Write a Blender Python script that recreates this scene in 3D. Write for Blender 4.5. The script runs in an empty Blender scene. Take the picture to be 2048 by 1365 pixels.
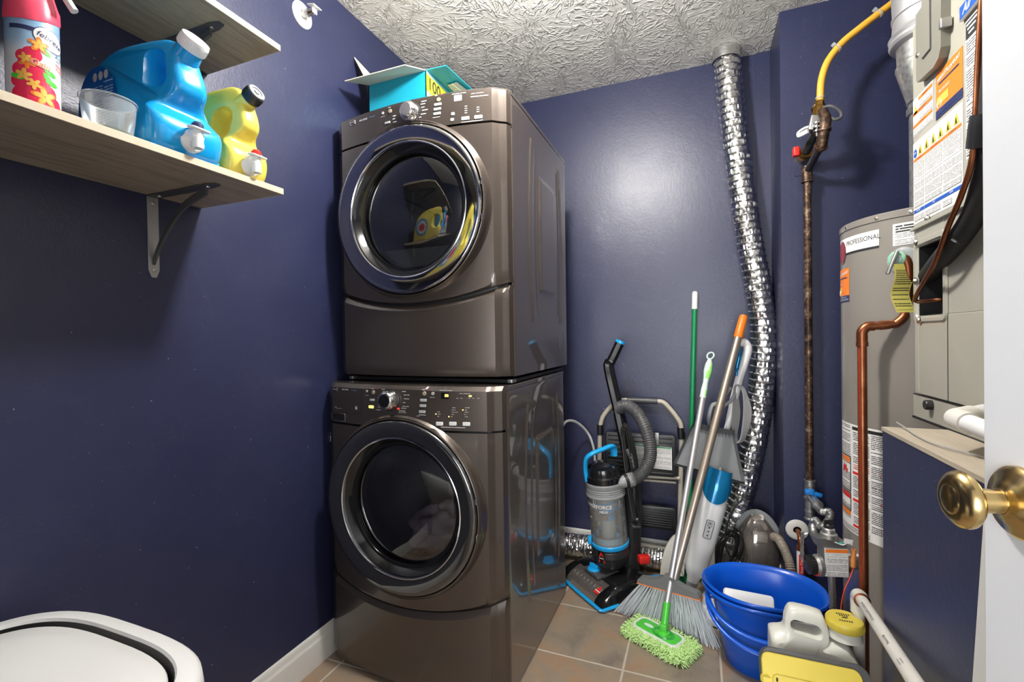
import bpy, bmesh, math, random
from mathutils import Vector, Matrix
from math import sin, cos, pi, sqrt, radians, atan2, exp
random.seed(7)
S = bpy.context.scene
C = S.collection
# ---------------------------------------------------------------- camera
FPX = 932.3
YAW, PIT, ROL, HC = 0.37878, 0.00876, -0.014366, 1.145
_F = Vector((-sin(YAW), cos(YAW), 0)); _R = Vector((cos(YAW), sin(YAW), 0)); _U = Vector((0, 0, 1))
F2 = _F*cos(PIT) - _U*sin(PIT); U2 = _U*cos(PIT) + _F*sin(PIT)
R3 = _R*cos(ROL) + U2*sin(ROL); U3 = U2*cos(ROL) - _R*sin(ROL)
CAM = Vector((0, 0, HC))
cd = bpy.data.cameras.new('camera'); co = bpy.data.objects.new('camera', cd); C.objects.link(co)
cd.sensor_width = 36; cd.lens = FPX/2048*36; cd.clip_start = .02
mw = Matrix((R3, U3, -F2)).transposed().to_4x4(); mw.translation = CAM
co.matrix_world = mw
S.camera = co
# ---------------------------------------------------------------- light
w = bpy.data.worlds.new('hall_daylight'); S.world = w; w.use_nodes = True
w.node_tree.nodes['Background'].inputs[0].default_value = (1, .97, .93, 1)
w.node_tree.nodes['Background'].inputs[1].default_value = .5
S.view_settings.view_transform = 'Standard'; S.view_settings.look = 'None'
S.view_settings.exposure = 0.5; S.view_settings.gamma = 1; S.view_settings.use_curve_mapping = False
LX, LY = -.37, 1.10          # ceiling lamp position
def light(name, typ, loc, energy, size=.1, rot=(0, 0, 0), col=(1, 1, 1), sy=None):
    l = bpy.data.lights.new(name, typ); l.energy = energy; l.color = col
    if typ == 'AREA':
        l.size = size
        if sy: l.shape = 'RECTANGLE'; l.size_y = sy
    else: l.shadow_soft_size = size
    o = bpy.data.objects.new(name, l); C.objects.link(o); o.location = loc; o.rotation_euler = rot
    return o
light('bulb', 'POINT', (LX, LY, 2.30), 66, .075, col=(1, .965, .92))
light('hall_fill', 'AREA', (-.1, -1.5, 1.15), 55, 1.4, (radians(116), 0, 0), (.97, .98, 1), 1.5)  # added fill beyond the doorway, tilted up to brighten the ceiling like bounced flash
# ---------------------------------------------------------------- helpers
def ray(u, v): return R3*((u-1024)/FPX) - U3*((v-682.5)/FPX) + F2
def P(u, v, x=None, y=None, z=None):
    d = ray(u, v)
    i, val = (0, x) if x is not None else ((1, y) if y is not None else (2, z))
    return CAM + d*((val-CAM[i])/d[i])
V = Vector
def cr(pts, n=8, closed=False):
    pts = [V(p) for p in pts]; out = []; L = len(pts)
    for i in range(L if closed else L-1):
        a = pts[(i-1) % L] if closed or i > 0 else pts[0]*2-pts[1]
        b = pts[i]; c = pts[(i+1) % L]
        d = pts[(i+2) % L] if closed or i+2 < L else pts[-1]*2-pts[-2]
        for k in range(n):
            t = k/n
            out.append(.5*((2*b)+(c-a)*t+(2*a-5*b+4*c-d)*t*t+(3*b-a-3*c+d)*t**3))
    if not closed: out.append(pts[-1])
    return out
def rr(w, h, r, n=5, cx=0, cy=0):
    o = []
    for k, (sx, sy) in enumerate(((1, 1), (-1, 1), (-1, -1), (1, -1))):
        for i in range(n+1):
            a = (k+i/n)*pi/2
            o.append((cx+sx*(w/2-r)+r*cos(a), cy+sy*(h/2-r)+r*sin(a)))
    return o
def rot(a, ax='Z'): return Matrix.Rotation(a, 3, ax)
_tc = {}
def text_geo(s, size, bold=0, shear=0):
    k = (s, size, bold, shear)
    if k not in _tc:
        cu = bpy.data.curves.new('t', 'FONT'); cu.body = s; cu.size = size; cu.align_x = 'CENTER'; cu.align_y = 'CENTER'
        cu.resolution_u = 3; cu.offset = bold*size; cu.shear = shear
        o = bpy.data.objects.new('t', cu)
        me = bpy.data.meshes.new_from_object(o)
        _tc[k] = ([v.co.copy() for v in me.vertices], [tuple(p.vertices) for p in me.polygons])
        bpy.data.objects.remove(o); bpy.data.curves.remove(cu); bpy.data.meshes.remove(me)
    return _tc[k]
class M:
    def __init__(s): s.v = []; s.f = []; s.m = []; s.uv = []; s.k = 0
    def add(s, vs, fs, uvs=None):
        b = len(s.v); s.v += [V(p) for p in vs]
        for f in fs:
            s.f.append(tuple(b+i for i in f)); s.m.append(s.k)
            s.uv.append([uvs[i] for i in f] if uvs else None)
        return s
    def box(s, c, d, R=None):
        c = V(c); x, y, z = (t/2 for t in d)
        vs = [V((a*x, b*y, e*z)) for a in (-1, 1) for b in (-1, 1) for e in (-1, 1)]
        if R: vs = [R@p for p in vs]
        return s.add([c+p for p in vs], [(0, 1, 3, 2), (4, 6, 7, 5), (0, 4, 5, 1), (2, 3, 7, 6), (0, 2, 6, 4), (1, 5, 7, 3)])
    def loft(s, rings, cap=True, closed=False, cu=True):
        n = len(rings[0]); b = []; [b.extend(r) for r in rings]; fs = []
        R = len(rings)
        for i in range(R if closed else R-1):
            j = (i+1) % R
            for k in range(n if cu else n-1):
                l = (k+1) % n; fs.append((i*n+k, i*n+l, j*n+l, j*n+k))
        if cap and not closed: fs += [tuple(range(n))[::-1], tuple((R-1)*n+k for k in range(n))]
        return s.add(b, fs)
    def prism(s, poly, o, ux, uy, d):
        o, ux, uy, d = V(o), V(ux), V(uy), V(d)
        a = [o+ux*p[0]+uy*p[1] for p in poly]
        return s.loft([a, [p+d for p in a]])
    def rbox(s, c, dims, r=.01, e=.003, R=None, ax='z', n=5):
        """box rounded in plan and eased along its axis"""
        w, h, d = {'z': (dims[0], dims[1], dims[2]), 'y': (dims[0], dims[2], dims[1]), 'x': (dims[1], dims[2], dims[0])}[ax]
        r = min(r, w/2-1e-4, h/2-1e-4); rs = []
        for zz, ins in ((-d/2, e), (-d/2+e*.3, e*.3), (-d/2+e, 0), (d/2-e, 0), (d/2-e*.3, e*.3), (d/2, e)):
            q = rr(w-2*ins, h-2*ins, max(r-ins, 1e-4), n)
            if ax == 'z': ring = [V((a, b, zz)) for a, b in q]
            elif ax == 'y': ring = [V((a, zz, b)) for a, b in q]
            else: ring = [V((zz, a, b)) for a, b in q]
            if R: ring = [R@p for p in ring]
            rs.append([V(c)+p for p in ring])
        return s.loft(rs)
    def tube(s, path, r, n=12, cap=True, closed=False, sx=1, up=None):
        path = [V(p) for p in path]; L = len(path); rings = []
        T = []
        for i in range(L):
            a = path[(i-1) % L] if closed or i > 0 else path[0]
            b = path[(i+1) % L] if closed or i < L-1 else path[-1]
            T.append((b-a).normalized())
        nrm = V(up) if up else (V((0, 0, 1)) if abs(T[0].z) < .9 else V((1, 0, 0)))
        for i in range(L):
            nrm = (nrm - T[i]*nrm.dot(T[i])).normalized(); bi = T[i].cross(nrm)
            ri = r[i] if isinstance(r, (list, tuple)) else r
            rings.append([path[i]+(nrm*cos(2*pi*k/n)+bi*sin(2*pi*k/n)*sx)*ri for k in range(n)])
        return s.loft(rings, cap, closed)
    def lathe(s, prof, o=(0, 0, 0), ax=(0, 0, 1), n=32, cap=True, el=1, ref=None):
        ax = V(ax).normalized(); a = V(ref) if ref else (V((1, 0, 0)) if abs(ax.x) < .9 else V((0, 1, 0)))
        a = (a-ax*a.dot(ax)).normalized(); b = ax.cross(a); o = V(o)
        return s.loft([[o+ax*h+(a*cos(2*pi*k/n)+b*sin(2*pi*k/n)*el)*max(r, 1e-5) for k in range(n)] for r, h in prof], cap)
    def cyl(s, a, b, r, n=16, r2=None):
        a, b = V(a), V(b); return s.lathe([(r, 0), (r2 if r2 is not None else r, (b-a).length)], a, b-a, n)
    def grid(s, fn, nu, nv, uvf=None):
        vs = [fn(i/nu, j/nv) for j in range(nv+1) for i in range(nu+1)]
        uv = [uvf(i/nu, j/nv) for j in range(nv+1) for i in range(nu+1)] if uvf else None
        return s.add(vs, [(j*(nu+1)+i, j*(nu+1)+i+1, (j+1)*(nu+1)+i+1, (j+1)*(nu+1)+i) for j in range(nv) for i in range(nu)], uv)
    def quad(s, pts, uv=None):
        pts = [V(p) for p in pts]
        if uv is None:
            w = (pts[1]-pts[0]).length; h = (pts[3]-pts[0]).length; uv = [(0, 0), (w, 0), (w, h), (0, h)]
        return s.add(pts, [(0, 1, 2, 3)], uv)
    def text(s, t, size, fn, bold=0, shear=0, at=(0, 0), sc=(1, 1), ang=0):
        """fn maps (x right, y up) on the surface to a point"""
        vs, fs = text_geo(t, size, bold, shear); c, d = cos(ang), sin(ang)
        q = [(p.x*sc[0], p.y*sc[1]) for p in vs]
        return s.add([fn(at[0]+x*c-y*d, at[1]+x*d+y*c) for x, y in q], fs)
    def map(s, fn): s.v = [fn(p) for p in s.v]; return s
def plane_fn(o, ux, uy, off=0):
    o, ux, uy = V(o), V(ux).normalized(), V(uy).normalized(); n = ux.cross(uy)
    return lambda x, y: o+ux*x+uy*y+n*off
WL = {}
def make(name, m, mats, par=None, ang=35, bevel=0, smooth=True):
    me = bpy.data.meshes.new(name)
    base = WL[par.name] if par else V(((min(p.x for p in m.v)+max(p.x for p in m.v))/2, (min(p.y for p in m.v)+max(p.y for p in m.v))/2, min(p.z for p in m.v)))
    me.from_pydata([p-base for p in m.v], [], m.f)
    if not isinstance(mats, (list, tuple)): mats = [mats]
    for k in mats: me.materials.append(k)
    for p, i in zip(me.polygons, m.m): p.material_index = i
    if any(m.uv):
        ul = me.uv_layers.new(name='uv').data
        for p, u in zip(me.polygons, m.uv):
            if u:
                for li, q in zip(p.loop_indices, u): ul[li].uv = q
    if not any(m.uv):
        b = bmesh.new(); b.from_mesh(me); bmesh.ops.recalc_face_normals(b, faces=b.faces); b.to_mesh(me); b.free()
    if smooth: me.shade_smooth(); me.set_sharp_from_angle(angle=radians(ang))
    o = bpy.data.objects.new(name, me); C.objects.link(o)
    if par: o.parent = par; WL[o.name] = base.copy()
    else: o.location = base; WL[o.name] = base.copy()
    if bevel:
        md = o.modifiers.new('bevel', 'BEVEL'); md.width = bevel; md.segments = 2; md.limit_method = 'ANGLE'; md.angle_limit = radians(40)
    return o
def tag(o, label=None, cat=None, group=None, kind=None):
    if label: o['label'] = label
    if cat: o['category'] = cat
    if group: o['group'] = group
    if kind: o['kind'] = kind
    return o
def thing(name, label, cat, loc, group=None):
    o = bpy.data.objects.new(name, None); C.objects.link(o); o.location = loc; o.empty_display_size = .05
    WL[o.name] = V(loc); return tag(o, label, cat, group)
def struct(name, m, mats, par=None, **k):
    o = make(name, m, mats, par, **k)
    if not par: o['kind'] = 'structure'
    return o
def cut(o, cm):
    """subtract the mesh cm (world coordinates) from object o and keep the result"""
    c = make('cutter', cm, MT['black']); md = o.modifiers.new('b', 'BOOLEAN'); md.object = c; md.operation = 'DIFFERENCE'; md.solver = 'EXACT'
    bpy.context.view_layer.update()
    me = bpy.data.meshes.new_from_object(o.evaluated_get(bpy.context.evaluated_depsgraph_get()))
    o.modifiers.clear(); o.data = me; bpy.data.objects.remove(c)
    me.shade_smooth(); me.set_sharp_from_angle(angle=radians(40))
# ---------------------------------------------------------------- materials
MT = {}
class N:
    def __init__(s, name):
        s.mat = bpy.data.materials.new(name); s.mat.use_nodes = True; s.t = s.mat.node_tree
        s.b = s.t.nodes['Principled BSDF']; s.out = s.t.nodes['Material Output']
    def n(s, typ, ins={}, **props):
        nd = s.t.nodes.new('ShaderNode'+typ)
        for k, v in props.items(): setattr(nd, k, v)
        for k, v in ins.items():
            if isinstance(v, bpy.types.NodeSocket): s.t.links.new(v, nd.inputs[k])
            elif v is not None: nd.inputs[k].default_value = v
        return nd
    def l(s, a, b): s.t.links.new(a, b)
    def co(s, kind='Object'): return s.n('TexCoord').outputs[kind]
    def noise(s, scale, detail=3, rough=.5, vec=None, dist=0, dim='3D'):
        return s.n('TexNoise', {'Vector': vec or s.co(), 'Scale': scale, 'Detail': detail, 'Roughness': rough, 'Distortion': dist}).outputs['Fac']
    def math(s, op, a, b=None, c=None, clamp=False):
        nd = s.n('Math', {0: a, 1: b, 2: c}, operation=op, use_clamp=clamp); return nd.outputs[0]
    def ramp(s, fac, stops):
        nd = s.n('ValToRGB', {'Fac': fac}); e = nd.color_ramp.elements
        while len(e) < len(stops): e.new(.5)
        for q, (p, c) in zip(e, stops): q.position = p; q.color = (*c, 1) if isinstance(c, tuple) else (c, c, c, 1)
        return nd.outputs['Color']
    def mix(s, fac, a, b):
        nd = s.n('Mix', {}, data_type='RGBA')
        for i, v in ((0, fac), (6, a), (7, b)):
            if isinstance(v, bpy.types.NodeSocket): s.l(v, nd.inputs[i])
            else: nd.inputs[i].default_value = v if i == 0 else (*v, 1)
        return nd.outputs[2]
    def bump(s, h, strength=.3, dist=.01):
        nd = s.n('Bump', {'Height': h, 'Strength': strength, 'Distance': dist}); s.l(nd.outputs[0], s.b.inputs['Normal']); return nd
    def set(s, **k):
        for a, v in k.items():
            i = s.b.inputs[a.replace('_', ' ')]
            if isinstance(v, bpy.types.NodeSocket): s.l(v, i)
            else: i.default_value = (*v, 1) if isinstance(v, tuple) else v
        return s
def mat(name, col, rough=.5, metal=0, coat=0, bump=0, bs=200, var=0, vs=8, emit=0, trans=0, ior=1.5, alpha=None, crough=.05, spec=None, sss=0):
    n = N(name); n.set(Roughness=rough, Metallic=metal, Coat_Weight=coat, Coat_Roughness=crough, Transmission_Weight=trans, IOR=ior)
    if spec is not None: n.set(Specular_IOR_Level=spec)
    if var:
        f = n.noise(vs, 4, .6)
        n.set(Base_Color=n.mix(f, tuple(c*(1-var) for c in col), tuple(min(1, c*(1+var)) for c in col)))
    else: n.set(Base_Color=col)
    if bump: n.bump(n.noise(bs, 3), bump, .002)
    if emit: n.set(Emission_Color=col, Emission_Strength=emit)
    if alpha is not None: n.set(Alpha=alpha)
    if sss: n.set(Subsurface_Weight=sss, Subsurface_Radius=V((.02, .02, .02)))
    MT[name] = n.mat; return n.mat
def hexc(h):
    c = [int(h[i:i+2], 16)/255 for i in (0, 2, 4)]
    return tuple(x/12.92 if x <= .04045 else ((x+.055)/1.055)**2.4 for x in c)
def thin_glass(name, tint, refl=.1, rough=.02):
    n = N(name); t = n.n('BsdfTransparent', {'Color': (*tint, 1)}); g = n.n('BsdfGlossy', {'Color': (1, 1, 1, 1), 'Roughness': rough})
    lw = n.n('Fresnel', {'IOR': 1.5}); f = n.math('ADD', lw.outputs[0], refl, clamp=True)
    mx = n.n('MixShader', {0: f, 1: t.outputs[0], 2: g.outputs[0]}); n.l(mx.outputs[0], n.out.inputs[0]); MT[name] = n.mat; return n.mat
# navy wall paint
n = N('navy_paint'); c = n.co()
f = n.noise(3.0, 5, .6)
sp = n.noise(95, 2, .5); low = n.n('SeparateXYZ', {'Vector': c}).outputs['Z']
base = n.mix(f, (.0155, .0190, .056), (.0205, .0250, .069))
thr = n.math('ADD', n.math('MULTIPLY', low, .012), .765)
chip = n.math('GREATER_THAN', sp, thr)
base = n.mix(n.math('MULTIPLY', chip, .35), base, (.75, .75, .72))
sc = n.noise(1.6, 4, .7, dist=2.5); sc = n.ramp(sc, [(.495, 0.0), (.5, 1.0), (.505, 0.0)])
base = n.mix(n.math('MULTIPLY', sc, .035), base, (.3, .3, .36))
n.set(Base_Color=base, Roughness=n.math('ADD', .32, n.math('MULTIPLY', f, .16)), Specular_IOR_Level=.6)
n.bump(n.math('ADD', n.noise(260, 2), n.math('MULTIPLY', n.noise(70, 2), 1.2)), .22, .0016)
NAVY = n.mat
# stomp textured ceiling
n = N('stomped_ceiling'); c = n.co()
wob = n.n('TexNoise', {'Vector': c, 'Scale': 14, 'Detail': 2}).outputs['Color']
pos = n.n('VectorMath', {0: c, 1: n.n('VectorMath', {0: wob, 1: (.035, .035, 0)}, operation='MULTIPLY').outputs[0]}, operation='ADD').outputs[0]
fl = n.n('VectorMath', {0: pos, 1: (1, 1, 0)}, operation='MULTIPLY').outputs[0]
hs = []
for sc_, off in ((3.7, 0.0), (4.9, 3.7)):
    p2 = n.n('VectorMath', {0: fl, 1: (off, off*.6, 0)}, operation='ADD').outputs[0]
    vo = n.n('TexVoronoi', {'Vector': p2, 'Scale': sc_}, voronoi_dimensions='2D')
    d = n.n('VectorMath', {0: p2, 1: vo.outputs['Position']}, operation='SUBTRACT').outputs[0]
    nm = n.n('VectorMath', {0: d}, operation='NORMALIZE').outputs[0]
    an = n.n('VectorMath', {0: nm, 1: (5.5, 5.5, 5.5)}, operation='MULTIPLY').outputs[0]
    an = n.n('VectorMath', {0: an, 1: vo.outputs['Color']}, operation='ADD').outputs[0]
    ln = n.n('VectorMath', {0: d}, operation='LENGTH').outputs['Value']
    a2 = n.n('VectorMath', {0: an, 1: n.n('CombineXYZ', {'Z': n.math('MULTIPLY', ln, 15.0)}).outputs[0]}, operation='ADD').outputs[0]
    r = n.n('TexNoise', {'Vector': a2, 'Scale': .78, 'Detail': 1.2, 'Roughness': .5}).outputs['Fac']
    ri = n.math('SUBTRACT', 1.0, n.math('MULTIPLY', n.math('ABSOLUTE', n.math('SUBTRACT', r, .5)), 15.0), clamp=True)
    msk = n.ramp(n.noise(26, 2, .5, vec=p2), [(.36, 0.0), (.50, 1.0)])
    hs.append(n.math('MULTIPLY', n.math('POWER', ri, 1.3), msk))
h = n.math('MAXIMUM', hs[0], hs[1])
h = n.math('ADD', h, n.math('MULTIPLY', n.noise(180, 2), .04))
n.set(Base_Color=hexc('d2d0ca'), Roughness=.85, Specular_IOR_Level=.2); n.bump(h, 1.0, .0027)
CEIL = n.mat
# floor tile
n = N('slate_tile'); c = n.co(); sx = n.n('SeparateXYZ', {'Vector': c}); PT = .3115
def edge(o, o0):
    q = n.math('DIVIDE', n.math('SUBTRACT', o, o0), PT); fr = n.math('FRACT', n.math('ADD', q, 100.0))
    return n.math('MINIMUM', fr, n.math('SUBTRACT', 1.0, fr)), n.math('FLOOR', q)
ex, ix = edge(sx.outputs['X'], -.2485); ey, iy = edge(sx.outputs['Y'], 1.604)
e = n.math('MINIMUM', ex, ey)
cell = n.n('TexWhiteNoise', {'Vector': n.n('CombineXYZ', {'X': ix, 'Y': iy}).outputs[0]})
sh = n.n('VectorMath', {0: c, 1: n.n('VectorMath', {0: cell.outputs['Color'], 1: (9, 9, 9)}, operation='MULTIPLY').outputs[0]}, operation='ADD').outputs[0]
a = n.noise(6, 8, .62, vec=sh, dist=.8); b = n.noise(38, 6, .7, vec=sh)
colr = n.ramp(a, [(.3, hexc('5f564f')), (.45, hexc('827565')), (.54, hexc('8d7862')), (.62, hexc('977254')), (.72, hexc('857d74'))])
colr = n.mix(n.math('MULTIPLY', b, .55), colr, hexc('a09484'))
gm = n.ramp(e, [(.009, 0.0), (.014, 1.0)])
colr = n.mix(gm, hexc('b9ae9f'), colr)
n.set(Base_Color=colr, Roughness=n.mix(gm, (.8, .8, .8), (.42, .42, .42)))
n.bump(n.math('ADD', n.math('MULTIPLY', gm, .6), n.math('MULTIPLY', b, .35)), .5, .003)
TILE = n.mat
mat('white_trim', hexc('dcdbd6'), .38, bump=.1, bs=60)
mat('black', (.01, .01, .011), .45)
mat('black_gloss', (.008, .008, .009), .12)
mat('black_plastic', (.018, .018, .019), .35, bump=.05, bs=400)
mat('dark_grey_plastic', (.07, .07, .072), .4)
mat('grey_plastic', hexc('8b8d8e'), .38)
mat('mid_grey_plastic', hexc('6c6e6f'), .42)
mat('white_plastic', hexc('e4e4e2'), .3, sss=.0)
mat('bright_white', hexc('e4e4e2'), .35)
mat('sky_blue', hexc('1ba0e0'), .3)
mat('deep_blue', hexc('0b56c8'), .27)
mat('steam_blue', hexc('1578ac'), .15, metal=.3)
mat('red', hexc('d92a20'), .35)
mat('orange', hexc('f07a1e'), .35)
mat('green_plastic', hexc('4cc43c'), .3)
mat('green_dark', hexc('11824e'), .3)
mat('lime', hexc('a9e67c'), .35)
mat('pale_lime', hexc('cfe6d8'), .3)
mat('tuft_green', hexc('c6e79a'), .9)
mat('bristle_grey', hexc('d8dee3'), .45)
mat('chrome', (.8, .8, .8), .12, 1)
mat('steel', (.42, .42, .41), .42, .9, bump=.1, bs=80)
mat('brushed_aluminium', (.66, .66, .67), .45, .85)
mat('champagne_metal', hexc('b3a798'), .38, .75)
mat('beige_tube', hexc('bdb5a4'), .35)
mat('brass', hexc('c8ae78'), .22, 1, var=.2, vs=30)
mat('brass_fit', hexc('a98240'), .35, 1, var=.3, vs=60)
mat('cap_yellow', hexc('d0bc48'), .42)
mat('case_yellow', hexc('d2bd4a'), .45)
mat('pvc_white', hexc('d8d5cc'), .38, var=.06, vs=30)
mat('screw', (.6, .58, .52), .35, 1)
mat('white_print', (.85, .85, .85), .5)
mat('grey_print', (.55, .56, .57), .5)
mat('red_print', hexc('c9392c'), .5)
mat('blue_print', hexc('5a8fc0'), .5)
mat('ink', (.02, .02, .022), .6)
mat('paper', hexc('ecebe6'), .55)
mat('paper_yellow', hexc('e3d972'), .6)
mat('label_orange', hexc('f0802c'), .45)
mat('label_amber', hexc('f0b850'), .45)
mat('label_blue', hexc('1f55b4'), .45)
mat('label_navy', hexc('27305a'), .45)
mat('label_yellow', hexc('cfc144'), .45)
mat('button_grey', hexc('a2a4a4'), .35)
mat('button_white', hexc('d5d6d4'), .3)
mat('led_amber', (1, .55, .12), .4, emit=2.2)
mat('led_yellow', (1, .8, .15), .4, emit=1.2)
mat('led_red', (1, .03, .02), .4, emit=1.5)
mat('cardboard', hexc('d9cdb8'), .7, var=.05)
mat('teal_board', hexc('1790a8'), .4, var=.08, vs=20)
mat('teal_pale', hexc('8fd8dc'), .4)
mat('board_yellow', hexc('cdd12c'), .45)
mat('enamel_grey', hexc('86817a'), .28, coat=.3)
mat('furnace_paint', hexc('a8a699'), .33, coat=.2, var=.04)
mat('furnace_dark', hexc('7f7d73'), .4)
mat('foam', (.012, .012, .013), .62, bump=.35, bs=50)
mat('tape', (.02, .02, .022), .28, bump=.3, bs=25)
mat('cord', (.012, .012, .012), .35)
mat('grey_cord', hexc('9a9a98'), .4)
mat('white_cord', hexc('c9cac8'), .4)
mat('cloth_mauve', hexc('8d8290'), .9)
mat('cloth_white', hexc('c9c6c8'), .85, alpha=.85)
mat('dust', hexc('8a8178'), .95)
mat('door_paint', hexc('cfd1d4'), .4, bump=.08, bs=90)
n = N('copper_pipe'); f = n.noise(18, 6, .7); g = n.noise(4, 4, .6)
n.set(Base_Color=n.ramp(n.math('MULTIPLY_ADD', g, .5, n.math('MULTIPLY', f, .5)), [(.3, hexc('4c2a1e')), (.5, hexc('8a5236')), (.7, hexc('a8714f'))]), Metallic=.85, Roughness=.36); MT['copper'] = n.mat
n = N('red_stain'); f = n.noise(60, 5, .7)
n.set(Base_Color=n.mix(f, hexc('8c2416'), hexc('a3512c')), Metallic=.4, Roughness=.45); MT['copper_red'] = n.mat
n = N('rusty_black_pipe'); f = n.noise(45, 7, .75)
n.set(Base_Color=n.ramp(f, [(.42, hexc('2c2018')), (.55, hexc('5a4232')), (.66, hexc('9a8a76'))]), Metallic=.5, Roughness=.45); n.bump(f, .3, .002); MT['rust'] = n.mat
n = N('galvanised'); vo = n.n('TexVoronoi', {'Vector': n.co(), 'Scale': 70}).outputs['Distance']; f = n.noise(20, 4)
n.set(Base_Color=n.mix(n.math('MULTIPLY', vo, 1.2), (.32, .32, .31), (.62, .62, .6)), Metallic=.9, Roughness=n.math('MULTIPLY_ADD', f, .3, .22)); MT['galv'] = n.mat
n = N('crinkled_foil'); f = n.noise(55, 4, .65, dist=.6); v2 = n.n('TexVoronoi', {'Vector': n.co(), 'Scale': 48}, feature='DISTANCE_TO_EDGE').outputs['Distance']
n.set(Base_Color=(.76, .755, .74), Metallic=1.0, Roughness=.24); n.bump(n.math('ADD', f, n.math('MULTIPLY', v2, .5)), .35, .004); MT['foil'] = n.mat
# washer paint: brown-grey metallic under clear coat
n = N('appliance_paint'); f = n.noise(900, 1)
n.set(Base_Color=n.mix(f, hexc('4a423c'), hexc('5c534c')), Metallic=.65, Roughness=.34, Coat_Weight=.7, Coat_Roughness=.04); MT['body'] = n.mat
n = N('appliance_side'); f = n.noise(900, 1)
n.set(Base_Color=n.mix(f, hexc('5a514a'), hexc('6b6159')), Metallic=.5, Roughness=.3, Coat_Weight=1.0, Coat_Roughness=.03); MT['side'] = n.mat
mat('ring_metal', (.42, .42, .425), .06, 1)
mat('dark_ring', (.16, .16, .165), .05, .9, coat=.5)
mat('drum', (.28, .28, .285), .38, .8, bump=.3, bs=60)
thin_glass('tinted_glass', (.5, .5, .5), .06)
thin_glass('dark_glass', (.42, .42, .42), .07)
def hazy(name, tint, haze, amt, refl=.05, rough=.05):
    n = N(name); t = n.n('BsdfTransparent', {'Color': (*tint, 1)}); g = n.n('BsdfGlossy', {'Color': (1, 1, 1, 1), 'Roughness': rough}); d = n.n('BsdfDiffuse', {'Color': (*haze, 1)})
    m1 = n.n('MixShader', {0: amt, 1: t.outputs[0], 2: d.outputs[0]})
    f = n.math('ADD', n.n('Fresnel', {'IOR': 1.45}).outputs[0], refl, clamp=True)
    mx = n.n('MixShader', {0: f, 1: m1.outputs[0], 2: g.outputs[0]}); n.l(mx.outputs[0], n.out.inputs[0]); MT[name] = n.mat; return n.mat
hazy('clear_glass', (.93, .95, .95), hexc('c9c5be'), .30)
hazy('smoke_glass', (.85, .82, .80), hexc('a89f97'), .25)
hazy('cup_plastic', (.93, .96, .96), hexc('dfe6e6'), .30, .03, .2)
# shelf laminate with wood grain along y
n = N('grey_oak'); mp = n.n('Mapping', {'Vector': n.co(), 'Scale': (22, 1.6, 22)}).outputs[0]
f = n.noise(3.2, 8, .66, vec=mp, dist=.5); f2 = n.noise(11, 5, .7, vec=mp)
cc = n.ramp(f, [(.3, hexc('6f6252')), (.46, hexc('95887a')), (.56, hexc('a89a86')), (.7, hexc('80735f'))])
n.set(Base_Color=n.mix(n.math('MULTIPLY', f2, .4), cc, hexc('b3a791')), Roughness=.5); n.bump(f2, .1, .001); MT['oak'] = n.mat
mat('shelf_edge', hexc('c6b9a2'), .45, var=.07, vs=60)
# fine print: rows of word-like dashes, in UV metres
def print_mat(name, pitch, paper, ink, dens=.5, fill=.5, wordf=330):
    n = N(name); uv = n.n('SeparateXYZ', {'Vector': n.co('UV')}); u, v = uv.outputs['X'], uv.outputs['Y']
    q = n.math('DIVIDE', v, pitch); row = n.math('FLOOR', q); fr = n.math('FRACT', q)
    inr = n.math('LESS_THAN', fr, fill)
    wn = n.n('TexNoise', {'Vector': n.n('CombineXYZ', {'X': n.math('MULTIPLY', u, wordf), 'Y': n.math('MULTIPLY', row, 7.31)}).outputs[0], 'Scale': 1.0, 'Detail': 1}).outputs['Fac']
    wd = n.math('GREATER_THAN', wn, 1-dens-.08)
    pr = n.n('TexWhiteNoise', {'W': row}, noise_dimensions='1D').outputs['Value']
    keep = n.math('GREATER_THAN', pr, .14)
    f = n.math('MULTIPLY', n.math('MULTIPLY', inr, wd), keep)
    n.set(Base_Color=n.mix(f, paper, ink), Roughness=.5); MT[name] = n.mat
print_mat('fine_print', .0052, hexc('efeeea'), (.06, .06, .06), .55)
print_mat('fine_print_small', .0034, hexc('efeeea'), (.1, .1, .1), .5, .45, 520)
print_mat('bold_print', .007, hexc('efeeea'), (.02, .02, .02), .6, .6, 200)
print_mat('yellow_print', .0042, hexc('e3d972'), (.12, .11, .05), .6, .5, 420)
print_mat('red_fine_print', .0052, hexc('efeeea'), hexc('c03020'), .55)
print_mat('jug_print', .0058, hexc('0c5fae'), hexc('a9c9e6'), .5, .4, 330)
print_mat('grey_panel_print', .005, hexc('c9cac8'), (.05, .05, .05), .5, .5, 300)
# ================================================================ setting
XL, YB, YU, ZC, XJ, XR = -1.26, 2.433, 2.155, 2.436, .324, 1.15
def slab(name, a, b, m, **k):
    c = [(p+q)/2 for p, q in zip(a, b)]; d = [abs(q-p) for p, q in zip(a, b)]
    return struct(name, M().box(c, d), m, smooth=False, **k)
o = slab('floor', (XL-.1, -.9, -.1), (XR+.1, YB+.1, 0), TILE); 
def at0(o):       # put the origin at the world origin so that procedural patterns are measured from it
    d = o.location.copy(); o.data.transform(Matrix.Translation(d)); o.location = (0, 0, 0); WL[o.name] = V((0, 0, 0)); return o
at0(o)
at0(slab('ceiling', (XL-.1, -.3, ZC), (XR+.1, YB+.1, ZC+.08), CEIL))
at0(slab('wall_left', (XL-.1, -.3, 0), (XL, YB+.1, ZC), NAVY))
at0(slab('wall_back', (XL, YB, 0), (XJ+.1, YB+.1, ZC), NAVY))
at0(slab('wall_alcove', (XJ, YU, 0), (XR, YB, ZC), NAVY))
at0(slab('wall_right', (XR, -.3, 0), (XR+.1, YU, ZC), NAVY))
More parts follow.
